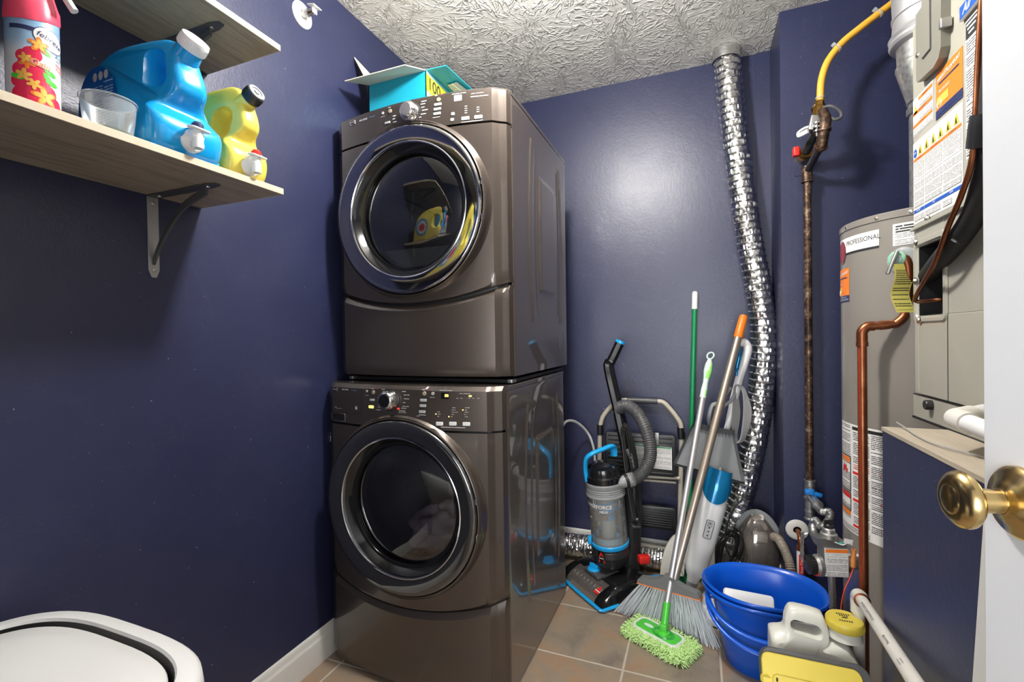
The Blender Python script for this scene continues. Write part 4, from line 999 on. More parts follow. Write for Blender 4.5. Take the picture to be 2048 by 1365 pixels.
def comfort(m, fn, fo, w, h):
    """orange service sticker: w wide, h high, origin at its lower left"""
    q = lambda f, a, b, c, d: m.grid(lambda s_, t_: f(a+(c-a)*s_, b+(d-b)*t_), 10, 1, lambda s_, t_: (0, 0))
    m.k = 0; q(fn, 0, 0, w, h); m.k = 1; q(fo, w*.05, h*.28, w*.5, h*.45)
    m.k = 2; q(fo, 0, 0, w, h*.19); m.k = 3; m.text('ABSOLUTE', h*.095, fo, bold=.03, at=(w*.27, h*.83), ang=.12).text('COMFORT', h*.10, fo, bold=.03, at=(w*.70, h*.86), ang=.12)
    m.k = 2; q(fo, w*.12, h*.70, w*.88, h*.735); m.k = 3
    m.text('765-534-HEAT', h*.075, fo, bold=.01, at=(w*.33, h*.55)); m.text('www.ABSOLUTECOMFORT.ORG', h*.062, fo, at=(w*.5, h*.065)).text('info@absolutecomfort.org', h*.05, fo, at=(w*.55, h*.14))
    m.tube([fo(w*.14+w*.08*cos(k*pi/8), h*.3+w*.08*sin(k*pi/8)) for k in range(16)], .0009, 4, closed=True)
CM = [MT['label_orange'], MT['label_amber'], MT['label_navy'], MT['bright_white']]
m = M(); comfort(m, hfn(-193, 1.238, .0008), hfn(-193, 1.238, .0012), .098, .102); make('service_sticker', m, CM, t, smooth=False)
# big instruction label
m = M(); m.k = 0; hpatch(m, -186, -130, .540, .868, .0008)
def hr(k, a0, a1, z0, z1, off=.0012): m.k = k; hpatch(m, a0, a1, z0, z1, off)
hr(1, -165.5, -131.5, .852, .862); 
hr(2, -185, -168, .745, .862); hr(2, -164.5, -149, .755, .848); hr(2, -147.5, -132, .70, .848); hr(3, -164, -149, .737, .752, .0013)
for z in (.724, .643, .566): hr(4, -165, -158, z-.004, z+.004); hr(4, -141, -131.5, z+.010, z+.016)
hr(2, -164.5, -149, .655, .718); hr(2, -147.5, -132, .655, .70); hr(2, -164.5, -149, .575, .638); hr(2, -147.5, -132, .57, .65); hr(2, -185, -149, .545, .560); hr(2, -185, -168, .58, .62)
for z0, z1, kk in ((.665, .765, 5), (.605, .655, 4)):
    for a0, a1, b0, b1 in ((-185, -167.5, z1, z1+.004), (-185, -167.5, z0-.004, z0), (-168.3, -167.3, z0, z1)): hr(1, a0, a1, b0, b1, .0014)
    hr(kk, -184, -168.5, z1-.016, z1-.001, .0014); hr(2, -184, -168.5, z0+.003, z1-.045, .0014)
hr(5, -184.5, -168, .588, .602, .0014)
m.k = 4; ff = hfn(-177, .725, .0018)
m.add([ff(a, b) for a, b in ((-.016, -.012), (.018, -.012), (.020, .004), (.012, .000), (.010, .016), (.002, .006), (-.004, .020), (-.010, .004), (-.016, .008))], [tuple(range(9))])
make('instruction_label', m, [MT['paper'], MT['ink'], MT['fine_print'], MT['red_fine_print'], MT['red'], MT['label_orange']], t, smooth=False)
# relief valve with hanging tag
rv = hs(0)(-126, 1.335); nd = V((cos(radians(-126)), sin(radians(-126)), 0))
vt = make('relief_valve', M().lathe([(.036, 0), (.036, .003), (.030, .006), (.016, .007)], rv, nd, 36).cyl(rv, rv+nd*.055, .013, 18), MT['frosted'], t)
m = M().lathe([(.020, .046), (.020, .049), (.016, .052), (0, .052)], rv, nd, 32); make('valve_disc', m, mat('disc_green', hexc('8cc0a4'), .4), vt)
m = M().rbox(rv+nd*.058+V((-.006, 0, -.010)), (.008, .012, .062), .003, .001, rot(.35, 'Y')); make('test_lever', m, MT['steel'], vt)
tgp = [rv+nd*.052+V(p) for p in ((.004, 0, -.005), (.006, 0, -.05), (.000, 0, -.09), (.016, 0, -.135))]
tgp = cr([P(1806, 528, y=rv.y-.05), P(1808, 556, y=rv.y-.052), P(1800, 590, y=rv.y-.055), P(1812, 625, y=rv.y-.06)], 6)
m = M(); L_ = len(tgp); wv = .0245
vs = []; 
for p_ in tgp: vs += [p_+_R*(-wv), p_+_R*wv]
for kk, off in ((0, 0), (1, -.0006)):
    m.k = kk; sc_ = 1 if kk == 0 else .86; vv = []; uv = []
    for i, p_ in enumerate(tgp): vv += [p_-_R*wv*sc_+_F*off, p_+_R*wv*sc_+_F*off]; uv += [(0, -i*.0055), (2*wv, -i*.0055)]
    rng = range(L_-1) if kk == 0 else range(1, L_-2)
    m.add(vv, [(2*i, 2*i+1, 2*i+3, 2*i+2) for i in rng], uv)
tg = make('warning_tag', m, [MT['paper_yellow'], MT['yellow_print']], vt, smooth=False); tg['label'] = 'yellow hanging warning tag'
# copper discharge pipe
c0 = rv+nd*.075+V((.004, 0, 0)); yP = 1.55
pts = [rv+nd*.03, c0]
e1 = P(1812, 600, y=rv.y-.02); e2 = P(1806, 637, y=yP+.01); e3 = P(1796, 646, y=yP); e4 = P(1738, 652, y=yP); e5 = P(1724, 668, y=yP); bot = V((P(1736, 1000, y=yP).x, yP, .02)); 
t2 = thing('copper_discharge_pipe', 'copper relief pipe running down in front of the grey water heater', 'pipe', bot)
m = M(); m.tube(cr([rv+nd*.035, rv+nd*.05+V((.02, 0, -.005)), P(1818, 560, y=rv.y-.035), P(1814, 612, y=yP+.012), P(1808, 634, y=yP), P(1792, 648, y=yP)], 6), .0118, 18); make('upper_bend', m, MT['copper'], t2)
m = M(); a, b = P(1794, 648, y=yP), P(1742, 653, y=yP); m.cyl(a, b, .0111, 20).cyl(P(1778, 649.5, y=yP), P(1758, 651.5, y=yP), .0127, 20); make('cross_run', m, MT['copper'], t2)
m = M(); zt_ = e5.z; m.tube(cr([P(1748, 652.5, y=yP), P(1734, 654, y=yP), V((e5.x+.001, yP, zt_+.006)), V((e5.x, yP, zt_-.012))], 6), .0132, 18)
m.lathe([(.0142, 0), (.0142, .012)], V((e5.x, yP, zt_-.035)), (0, 0, 1), 20).cyl(V((e5.x, yP, zt_-.035)), V((e5.x, yP, zt_)), .0130, 20); make('elbow', m, MT['copper'], t2)
m = M().cyl(V((e5.x, yP, zt_-.03)), V((e5.x, yP, .02)), .0111, 24); make('drop_pipe', m, MT['copper'], t2)
m = M(); m.grid(lambda a, b: V((e5.x+.0113*sin(-1.35+.75*a), yP-.0113*cos(-1.35+.75*a), .03+b*(zt_-.06))), 5, 1); make('flux_stain', m, MT['copper_red'], t2)
# flue above the heater
t = thing('flue_pipe', 'galvanised flue stepping up from the water heater to the ceiling', 'flue', (HX, HY, HT+.004))
make('draft_pipe', M().lathe([(.055, 0), (.055, .30), (.052, .32)], (HX, HY, HT+.004), n=56), MT['galv'], t)
make('reducer', M().lathe([(.058, .315), (.061, .32), (.061, .333), (.056, .337), (.056, .345), (.061, .35), (.061, .358), (.063, .365), (.086, .455), (.086, .461), (.082, .465), (.084, .52)], (HX, HY, HT), n=56), MT['galv'], t)
make('flue_elbow', M().lathe([(.084, .515), (.098, .522), (.102, .53), (.099, .54), (.103, .548), (.098, .556), (.094, .565), (.092, .60), (.095, .603), (.095, .61), (.092, .613), (.094, .66), (.094, .962)], (HX, HY, HT), n=56), MT['brushed_aluminium'], t)
make('seam_band', M().lathe([(.094, .0), (.0955, .002), (.0955, .006), (.094, .008)], (HX, HY, HT+.70), n=56), MT['dark_grey_plastic'], t)
# gas control valve on the heater
gd = V((cos(radians(-168)), sin(radians(-168)), 0)); gt = V((-gd.y, gd.x, 0))   # outward and tangential
G = P(1672, 1131, y=1.62)
t = thing('gas_control_valve', 'grey boxy gas control valve with dial on the left of the water heater', 'gas valve', G+V((0, 0, -.07)))
gx, gy = _R.copy(), _U.copy(); Rg = Matrix((gx, _F, gy)).transposed()
Rg = Rg@rot(-.12, 'Z')
bx = Rg@V((1, 0, 0)); by = Rg@V((0, 1, 0))
m = M().rbox(G+by*.025, (.078, .05, .100), .004, .003, Rg); make('valve_box', m, MT['steel'], t, ang=30)
m = M().prism([(-.039, .05), (.039, .05), (.022, .078), (-.062, .078)], G+by*.05, bx, (0, 0, 1), -by*.045); make('valve_top', m, MT['steel'], t)
m = M(); fo = lambda x, y: G+bx*x+V((0, 0, y))-by*.0006; fp = lambda x, y: G+bx*x+V((0, 0, y))-by*.0010
q = lambda f, a, b, c, d: m.quad([f(a, b), f(c, b), f(c, d), f(a, d)])
m.k = 0; q(fo, -.037, -.048, .037, .048); m.k = 1; q(fp, -.036, .034, .036, .046); m.k = 2; q(fp, -.032, -.045, .034, .030)
make('data_plate', m, [MT['bright_white'], MT['label_orange'], MT['fine_print_small']], t, smooth=False)
kc = G+V((0, 0, .088))-bx*.012+by*.025; m = M().lathe([(.026, 0), (.026, .014), (.020, .018), (.019, .030), (.014, .034)], kc+V((0, 0, -.012)), (0, 0, 1), 24); make('igniter_base', m, MT['steel'], t)
m = M().lathe([(.015, .02), (.015, .032), (.011, .036)], kc, (0, 0, 1), 10).box(kc+V((0, 0, .040)), (.026, .009, .014), rot(.5)).box(kc+V((0, 0, .036)), (.009, .026, .012), rot(.5)); make('igniter_knob', m, MT['black'], t)
m = M().lathe([(.008, 0), (.008, .006)], G+bx*.016+by*.01+V((0, 0, .062)), (0, 0, 1), 14); make('pilot_button', m, mat('button_teal', hexc('22b7a0'), .4), t)
dl = G-bx*.062+by*.02+V((0, 0, -.020)); m = M().lathe([(.036, 0), (.036, .012), (.030, .02)], dl+bx*.02, -bx, 36); make('dial_housing', m, MT['steel'], t)
m = M().lathe([(.028, .018), (.030, .022), (.030, .040), (.024, .044), (0, .044)], dl+bx*.02, -bx, 36)
for k in range(24): a = k*pi/12; m.box(dl-bx*.012+(by*cos(a)+V((0, 0, 1))*sin(a))*.030, (.018, .003, .003), Rg)
make('temperature_dial', m, MT['black_plastic'], t)
m = M()
for k in range(7): a = -2.6+k*.3; m.box(dl+bx*.001+(by*cos(a)+V((0, 0, 1))*sin(a))*.0325, (.006, .002, .005), Rg)
make('dial_marks', m, MT['red_print'], t)
ap = G-bx*.065+by*.04+V((0, 0, .03))
m = M(); arc_ = cr([ap+bx*(-.012)+V((0, 0, .055)), ap+bx*(-.024)+V((0, 0, .045)), ap+bx*(-.026), ap+bx*(-.026)+V((0, 0, -.04)), ap+bx*(-.004)+V((0, 0, -.05))], 6); m.tube(arc_, .0035, 8, sx=3); make('mounting_bracket', m, MT['galv'], t)
gf = V((HX, HY, G.z-.01))-(G+by*.03+bx*.03); gf = gf.normalized()*(gf.length-HR+.004); m = M().cyl(G+by*.03+bx*.03, G+by*.03+bx*.03+gf, .03, 20); make('mounting_flange', m, MT['galv'], t)
m = M(); e = G+bx*.036+by*.02; m.lathe([(.012, 0), (.012, .02), (.009, .024)], e+V((0, 0, .004)), bx, 12).lathe([(.010, 0), (.010, .02)], e+V((0, 0, -.03)), bx, 12); make('brass_nut', m, MT['brass_fit'], t)
m = M().cyl(G+bx*(-.002)+by*.03+V((0, 0, -.05)), G+bx*.002+by*.03+V((0, 0, -.13)), .0115, 16); pp = cr([G+bx*.002+by*.03+V((0, 0, -.12)), G+bx*.004+by*.03+V((0, 0, -.30))], 60)
m.tube(pp, [.0105+.0007*sin(i*1.5) for i in range(len(pp))], 14); make('burner_tube', m, MT['steel'], t)
m = M().tube(cr([G+bx*.052+V((0, 0, .05)), G+bx*.054+V((0, 0, .0)), G+bx*.045+V((0, 0, -.04)), G+bx*.022+V((0, 0, -.10)), G+bx*.012+V((0, 0, -.17)), G+bx*.016+V((0, 0, -.24))], 8), .0024, 8); make('red_wire', m, mat('wire_red', hexc('d8503c'), .4), t)
m = M().cyl(G+bx*.054+V((0, 0, .048)), G+bx*.052+V((0, 0, -.012)), .0075, 12); make('wire_boot', m, mat('boot_orange', hexc('d98a4a'), .4), t)
m = M().tube(cr([G+bx*(-.005)+V((0, 0, .07)), G+bx*.02+V((0, 0, .062)), G+bx*.035+V((0, -.01, .075)), G+bx*.05+V((0, 0, .062))], 6), .0018, 6); m.box(G+bx*.034+V((0, -.01, .078)), (.028, .001, .016), Rg@rot(.2, 'Y')); make('wire_flag', m, MT['bright_white'], t)
t.scale = (.87, .87, .87); t.location = V(t.location)+V((.004, .01, .012))
# ================================================================ platform, furnace
XB, YB2, ZT = .386, 1.285, .93
t = thing('furnace_platform', 'navy painted boxy platform with dusty plywood top beside the open door', 'platform', (.75, .9, 0))
m = M().box((.756, .885, ZT/2-.004), (2*(.756-XB), 2*(YB2-.885), ZT-.008)); make('painted_panels', m, NAVY, t, smooth=False)
n = N('dusty_ply'); mp = n.n('Mapping', {'Vector': n.co(), 'Scale': (14, 2, 14)}).outputs[0]; f = n.noise(3, 6, .6, vec=mp)
n.set(Base_Color=n.mix(f, hexc('8d8272'), hexc('b8ad9b')), Roughness=.85); MT['ply'] = n.mat
m = M().box((.757, .885, ZT-.004), (2*(.757-XB)+.003, .803, .008)); make('plywood_top', m, MT['ply'], t, smooth=False)
FX, FY, FZ0, FZ1 = .509, 1.468, .928, 1.905
t = thing('furnace', 'beige-grey sheet metal furnace cabinet covered in warning labels', 'furnace', (.80, 1.1, ZT))
def fb(a, b, m): return m.box([(p+q)/2 for p, q in zip(a, b)], [abs(q-p) for p, q in zip(a, b)])
m = M(); fb((FX, .75, 1.395), (1.10, FY, FZ1), m); fb((FX+.001, .75, 1.182), (1.10, 1.318, 1.395), m); fb((FX+.05, .75, .99), (1.10, FY, 1.395), m); fb((FX, .75, .99), (1.10, 1.30, 1.182), m)
fb((FX, 1.446, .99), (FX+.05, FY, 1.395), m); fb((FX, 1.30, .99), (FX+.05, 1.446, 1.182), m); fb((FX, 1.318, 1.352), (FX+.05, 1.446, 1.395), m); fb((FX+.0005, 1.30, 1.182), (FX+.05, 1.318, 1.352), m)
make('cabinet', m, MT['furnace_paint'], t, smooth=False, bevel=.0015)
m = M(); fb((FX-.003, .75, FZ0), (1.10, FY+.002, .987), m); make('base_rail', m, MT['furnace_paint'], t, smooth=False, bevel=.001)
m = M(); fb((FX-.008, .75, 1.396), (FX, FY, 1.404), m); make('drip_edge', m, MT['furnace_paint'], t, smooth=False, bevel=.001)
m = M(); fb((FX-.0006, 1.2995, .99), (FX, 1.3015, 1.30), m); fb((FX-.0036, .75, .9865), (FX, FY, .9885), m); fb((FX-.006, .75, .9275), (FX-.002, FY, .9325), m); make('panel_gap', m, MT['black'], t, smooth=False)
fS = lambda off: (lambda x, y: V((FX-off, -x, y)))          # x grows towards the camera
m = M(); oc = rr(.166, .205, .018, 5, -1.382, 1.268); ic = rr(.132, .172, .010, 5, -1.382, 1.267)
m.loft([[fS(0)(a, b) for a, b in oc], [fS(.004)(a*.998-.003, b) for a, b in rr(.160, .199, .016, 5, -1.382, 1.268)], [fS(.004)(a, b) for a, b in rr(.140, .180, .012, 5, -1.382, 1.267)], [fS(-.004)(a, b) for a, b in ic]], False); make('opening_frame', m, MT['furnace_paint'], t)
m = M(); fb((FX+.045, 1.318, 1.184), (FX+.049, 1.446, 1.352), m); fb((FX+.002, 1.4445, 1.184), (FX+.046, 1.4458, 1.351), m); fb((FX+.002, 1.318, 1.350), (FX+.046, 1.4458, 1.3515), m); fb((FX+.002, 1.319, 1.1825), (FX+.046, 1.4458, 1.184), m); make('opening_shade', m, MT['black'], t, smooth=False)  # black planes line the recess to paint the shade inside it
for y, z in ((1.445, 1.365), (1.43, 1.172), (1.452, 1.27), (1.385, 1.41), (1.175, 1.385)):
    make('screw', M().lathe([(.006, 0), (.006, .003), (.004, .005)], (FX-.003, y, z), (-1, 0, 0), 6).lathe([(.009, 0), (.009, .001)], (FX-.003, y, z), (-1, 0, 0), 14), MT['screw'], t)
make('black_knob', M().lathe([(.0115, 0), (.0115, .012), (.010, .014), (0, .014)], (FX-.003, 1.369, .972), (-1, 0, 0), 20), MT['black_plastic'], t)
# observation cover
m = M(); cov = [(-1.408, 2.02), (-1.408, 1.762), (-1.372, 1.722), (-1.286, 1.752), (-1.279, 1.80), (-1.279, 2.02)]
cov = [(-1.402, 1.90), (-1.402, 1.745), (-1.396, 1.737), (-1.315, 1.730), (-1.292, 1.737), (-1.280, 1.755), (-1.277, 1.90)]
m.loft([[fS(0)(a, b) for a, b in cov], [fS(.014)(a, b) for a, b in cov], [fS(.017)(a*.998-.0027, b+.0*(b-1.8)) for a, b in cov]]); co_ = make('access_cover', m, MT['furnace_dark'], t, ang=30)
m = M(); m.tube([fS(.0175)(a, b) for a, b in rr(.044, .15, .006, 3, -1.345, 1.85)], .0012, 5, closed=True); make('cover_recess', m, MT['dark_grey_plastic'], co_)
m = M(); m.box(fS(.019)(-1.345, 1.85), (.001, .040, .144)); make('cover_window', m, MT['furnace_dark'], co_)
m = M(); m.rbox(fS(.012)(-1.272, 1.80), (.02, .012, .02), .003, .001); make('cover_latch', m, MT['steel'], co_)
m = M(); m.rbox(fS(.006)(-1.409, 1.80), (.012, .012, .05), .003, .001); make('cover_hinge', m, MT['furnace_dark'], co_)
make('screw', M().lathe([(.006, 0), (.005, .003), (0, .004)], fS(.017)(-1.392, 1.80), (-1, 0, 0), 12), MT['screw'], co_)
# labels
fn, fo = fS(.0006), fS(.0012)
q = lambda m, f, a, b, c, d: m.quad([f(a, b), f(c, b), f(c, d), f(a, d)])
m = M(); sn = lambda x, y: fn(-1.346+x, 1.622+y); so = lambda x, y: fo(-1.346+x, 1.622+y); comfort(m, sn, so, .115, .105); make('service_sticker', m, CM, t, smooth=False)
m = M(); m.k = 0; q(m, fn, -1.466, 1.630, -1.360, 1.722); m.k = 1
for z in (1.714, 1.686, 1.655): q(m, fo, -1.464 if z < 1.7 else -1.435, z-.005, -1.362, z+.003)
m.k = 2
for z0, z1 in ((1.692, 1.708), (1.661, 1.680), (1.632, 1.649)): q(m, fo, -1.43 if z0 > 1.65 else -1.463, z0, -1.363, z1)
m.k = 3; m.text('WARNING', .006, fS(.0016), bold=.01, at=(-1.40, 1.713)).text('AVERTISSEMENT', .006, fS(.0016), at=(-1.412, 1.685)).text('ATTENTION', .006, fS(.0016), at=(-1.412, 1.654))
m.k = 4; m.add([fo(-1.462, 1.683+.0), fo(-1.440, 1.683), fo(-1.451, 1.706)], [(0, 1, 2)])
make('warning_label', m, [MT['paper'], MT['label_orange'], MT['fine_print_small'], MT['ink'], MT['label_yellow']], t, smooth=False)
m = M(); m.k = 0; m.quad([fn(-1.467, 1.411), fn(-1.232, 1.437), fn(-1.232, 1.606), fn(-1.467, 1.624)]) if 0 else q(m, fn, -1.467, 1.412, -1.232, 1.614)
x0, W_ = -1.467, .235
m.k = 1; q(m, fo, x0+.003, 1.566, x0+W_-.004, 1.573)
m.k = 6; disc(m, fo, x0+.013, 1.586, .0095, .0105); m.k = 0; m.text('STOP', .006, fS(.0018), bold=.02, at=(x0+.013, 1.586))
m.k = 4
for i in range(6):
    xx = x0+.040+i*.034; m.add([fo(xx-.013, 1.577), fo(xx+.013, 1.577), fo(xx, 1.602)], [(0, 1, 2)])
m.k = 3
for i in range(6): xx = x0+.040+i*.034; m.add([fS(.0016)(xx-.003, 1.579), fS(.0016)(xx+.004, 1.579), fS(.0016)(xx+.002, 1.586), fS(.0016)(xx, 1.593), fS(.0016)(xx-.003, 1.586)], [(0, 1, 2, 3, 4)])
m.text('WARNING', .0055, fS(.0018), at=(x0+.035, 1.5695)).text('AVERTISSEMENT', .0055, fS(.0018), at=(x0+.115, 1.5695)).text('ATTENTION', .0055, fS(.0018), at=(x0+.195, 1.5695))
m.k = 2
for a, b in ((.005, .058), (.063, .148), (.153, .230)): q(m, fo, x0+a, 1.452, x0+b, 1.563)
m.k = 5
for a, b in ((.003, .060), (.062, .232)): q(m, fo, x0+a, 1.438, x0+b, 1.446)
m.k = 0; m.text('NOTICE', .0055, fS(.0018), bold=.02, at=(x0+.03, 1.442)).text('AVIS', .0055, fS(.0018), bold=.02, at=(x0+.11, 1.442)).text('AVISO', .0055, fS(.0018), bold=.02, at=(x0+.19, 1.442))
m.k = 2; q(m, fo, x0+.005, 1.418, x0+.06, 1.434); q(m, fo, x0+.065, 1.418, x0+.14, 1.434); q(m, fo, x0+.15, 1.418, x0+.19, 1.434)
make('instruction_label', m, [MT['paper'], MT['label_orange'], MT['fine_print_small'], MT['ink'], MT['label_yellow'], MT['label_blue'], MT['label_blue']], t, smooth=False)
m = M(); m.k = 0; q(m, fn, -1.220, 1.49, -1.165, 1.765); m.k = 1; q(m, fo, -1.218, 1.728, -1.167, 1.762); m.k = 2; q(m, fo, -1.217, 1.495, -1.168, 1.724)
m.k = 0
for z_, a_, b_ in ((1.753, -1.214, -1.171), (1.744, -1.210, -1.180), (1.735, -1.206, -1.186)): q(m, fS(.0018), a_, z_, b_, z_+.004)
make('narrow_label', m, [MT['paper'], MT['ink'], MT['fine_print']], t, smooth=False)
m = M(); sh = lambda x, y: (x+y*.0, y)
m.loft([[fS(o_)(a, b) for a, b in ((-1.226, 1.772), (-1.150, 1.772), (-1.150, 1.812), (-1.226, 1.800))] for o_ in (0, .008)]); bd = make('name_badge', m, MT['brushed_aluminium'], t, smooth=False)
m = M(); q(m, fS(.0084), -1.223, 1.774, -1.152, 1.799); m.k = 1; m.text('Air', .024, fS(.009), bold=.02, shear=.4, at=(-1.196, 1.786)); make('badge_lettering', m, [MT['label_blue'], MT['bright_white']], bd, smooth=False)
# refrigerant lines
pts = [P(u, v, x=FX-d) for u, v, d in ((1968, -80, .045), (1961, 40, .045), (1955, 150, .045), (1951, 235, .048), (1943, 325, .050), (1921, 395, .050), (1898, 450, .048), (1872, 520, .040), (1850, 560, .030), (1836, 585, .020), (1830, 600, .012))]
t = thing('refrigerant_line', 'thin bare copper refrigerant line bending down to the furnace opening', 'copper line', pts[-1])
e = pts[-1]; make('copper_tube', M().tube(cr(pts+[V((e.x+.006, e.y-.006, e.z-.006))], 8), .0048, 14), MT['copper'], t)
make('copper_branch', M().tube(cr([e+V((.004, -.004, -.004)), P(1850, 603, x=FX-.006), P(1880, 600, x=FX+.012), P(1886, 606, x=FX+.03)], 6), .0042, 12), MT['copper'], t)
pts = [P(u, v, x=FX-d) for u, v, d in ((2000, -60, .030), (1996, 100, .030), (1984, 240, .028), (1974, 340, .024), (1950, 425, .022), (1915, 480, .021), (1882, 520, .008), (1856, 552, -.02))]
t = thing('insulated_line', 'thick black foam insulated refrigerant line taped to the copper line', 'insulated pipe', pts[-1])
make('foam_sleeve', M().tube(cr(pts, 8), .0195, 20), MT['foam'], t)
m = M().tube(cr([P(1978, 226, x=FX-.034), P(1973, 255, x=FX-.034), P(1969, 292, x=FX-.032)], 3), .0245, 18); make('tape_wrap', m, MT['tape'], t)
m = M().tube(cr([P(1905, 480, x=FX-.055), P(1916, 486, x=FX-.05), P(1926, 483, x=FX-.03)], 4), .003, 8); make('cable_tie', m, MT['black'], t)
# white pvc drain from the furnace
t = thing('pvc_drain', 'white plastic drain elbow coming out of the furnace base, right of the black knob', 'pipe', (.44, 1.02, .93))
a, b, c_ = P(1975, 862, x=.425), P(1915, 838, x=.425), P(1965, 826, x=.50)
m = M(); m.tube(cr([b+(c_-b)*.15, b, b+(a-b)*.2], 6), .0185, 20); m.cyl(b+(a-b)*.05, b+(a-b)*.45, .0185, 20).cyl(b, b+(c_-b)*.5, .0185, 20); make('elbow', m, MT['pvc_white'], t)
m = M().cyl(b+(a-b)*.4, b+(a-b)*4.2, .0152, 20).cyl(b+(c_-b)*.45, b+(c_-b)*1.1, .0152, 20); make('pipe', m, MT['bright_white'], t)
# long pvc run on the floor side
el = P(1717, 1191, y=1.462); t = thing('pvc_pipe', 'white plastic pipe from a floor riser elbow running along the navy platform', 'pipe', (el.x, el.y, 0))
d_ = (P(1830, 1365, y=1.0)-el).normalized(); far = el+d_*.75
make('riser', M().cyl((el.x, el.y, 0), el+V((0, 0, -.02)), .0134, 24), MT['pvc_white'], t)
m = M(); m.cyl(el+V((0, 0, -.045)), el+V((0, 0, -.012)), .0178, 24); m.tube(cr([el+V((0, 0, -.03)), el+V((0, 0, -.006)), el+d_*.010+V((0, 0, .0)), el+d_*.03], 6), .0178, 24); m.cyl(el+d_*.02, el+d_*.045, .0178, 24); make('elbow', m, MT['pvc_white'], t)
run = make('long_run', M().cyl(el+d_*.02, far, .0134, 28), MT['pvc_white'], t)
make('glue_ring', M().lathe([(.0136, 0), (.0182, .001), (.0136, .003)], el+d_*.045, d_, 28), MT['copper'], t)
sd = d_.cross(V((0, 0, 1))).normalized(); up_ = sd.cross(d_)
fr_ = lambda s0: (lambda x, y: el+d_*(s0+x)+(-sd*sin(y/.0136+.30)*-1 if 0 else (sd*-sin(.75-y/.0136)+up_*cos(.75-y/.0136)))*.0138)
ph = .75
def ptext(s0): return lambda x, y: el+d_*(s0-x)+(sd*(sin(ph+y/.0136)) + up_*cos(ph+y/.0136))*.0139
m = M().text('3/4" Silver-Line PVC1120 SCH 40', .0088, ptext(.155)).text('Made In USA', .0085, ptext(.32)).text('||||||||||', .009, ptext(.42)); make('pipe_lettering', m, MT['ink'], run, smooth=False)
pts = [P(1793, 845, z=ZT+.012), P(1812, 857, z=ZT+.006), P(1835, 873, z=ZT+.004), P(1880, 892, z=ZT+.004), P(1966, 914, z=ZT+.004), P(2020, 925, z=ZT+.004)]
tag(make('wire', M().tube(cr(pts, 6), .0014, 6), MT['grey_cord']), 'thin stiff grey wire lying on the dusty platform top', 'wire')
# ================================================================ foil ducts
def duct(name, label, path, r, pitch=.031, n=56, crink=.0026, step=.003):
    L = [0]
    for a, b in zip(path, path[1:]): L.append(L[-1]+(b-a).length)
    k_ = int(L[-1]/step); pts = []; j = 0
    for i in range(k_+1):
        s = L[-1]*i/k_
        while j < len(L)-2 and L[j+1] < s: j += 1
        t_ = (s-L[j])/max(1e-9, L[j+1]-L[j]); pts.append(path[j].lerp(path[j+1], t_))
    m = M(); m.tube(pts, r, n, cap=False)
    rnd = random.Random(3); R0 = [[rnd.uniform(-1, 1) for _ in range(n)] for _ in range(int(L[-1]/pitch)+4)]; R1 = [[rnd.uniform(-1, 1) for _ in range(n)] for _ in range(int(L[-1]/pitch)+4)]
    for i in range(k_+1):
        s = L[-1]*i/k_
        for k in range(n):
            p = m.v[i*n+k]; c = pts[i]; d = (p-c); d.normalize()
            ph = (s/pitch+k/n) % 1
            ci = int(s/pitch+k/n); w_ = sin(pi*ph); q = (ph+.5) % 1
            h = .0058*exp(-((min(ph, 1-ph))/.085)**2) - .0018 + crink*w_*(R0[ci][k]*(1-ph)+R1[ci][k]*ph)*1.1
            m.v[i*n+k] = c+d*(r+h)
    return tag(make(name, m, MT['foil'], ang=25), label, 'duct')
dp = [P(u, v, y=2.345) for u, v in ((1452, 78), (1455, 130), (1463, 210), (1477, 330), (1497, 470), (1517, 580), (1527, 670), (1524, 770), (1512, 860), (1494, 950), (1474, 1020))]
dp += [P(1462, 1062, y=2.34), P(1452, 1100, y=2.335)]; dp[0].z = ZC-.002
duct('foil_duct', 'crinkled silver foil duct hanging from the ceiling down the back wall', cr(dp, 8), .0535)
c0 = dp[0]; 
m = M().lathe([(.0575, 0), (.0585, .02), (.0575, .048)], (c0.x, c0.y, ZC-.050), n=40, cap=False); tag(make('duct_collar', m, MT['foil']), 'smooth foil taped collar where the vertical duct meets the ceiling', 'duct collar')
hp = [V((-.80, 2.30, .066)), V((-.66, 2.335, .066)), V((-.50, 2.345, .068)), V((-.35, 2.348, .066)), V((-.2, 2.348, .066)), V((-.10, 2.345, .066)), V((.0, 2.335, .07))]
duct('foil_duct', 'crinkled silver foil duct lying on the floor behind the vacuum', cr(hp, 8), .056, pitch=.014)
# drain hose beside the washer
pts = [P(1122, 856, y=2.10), P(1134, 843, y=2.2), P(1152, 845, y=2.3), P(1172, 862, y=2.38), P(1184, 885, y=2.40), P(1190, 920, y=2.41), P(1192, 990, y=2.415), P(1192, 1050, y=2.415)]
tag(make('drain_hose', M().tube(cr(pts, 8), .0068, 12), MT['white_cord']), 'pale grey hose arching from behind the washer to the step stool', 'hose')
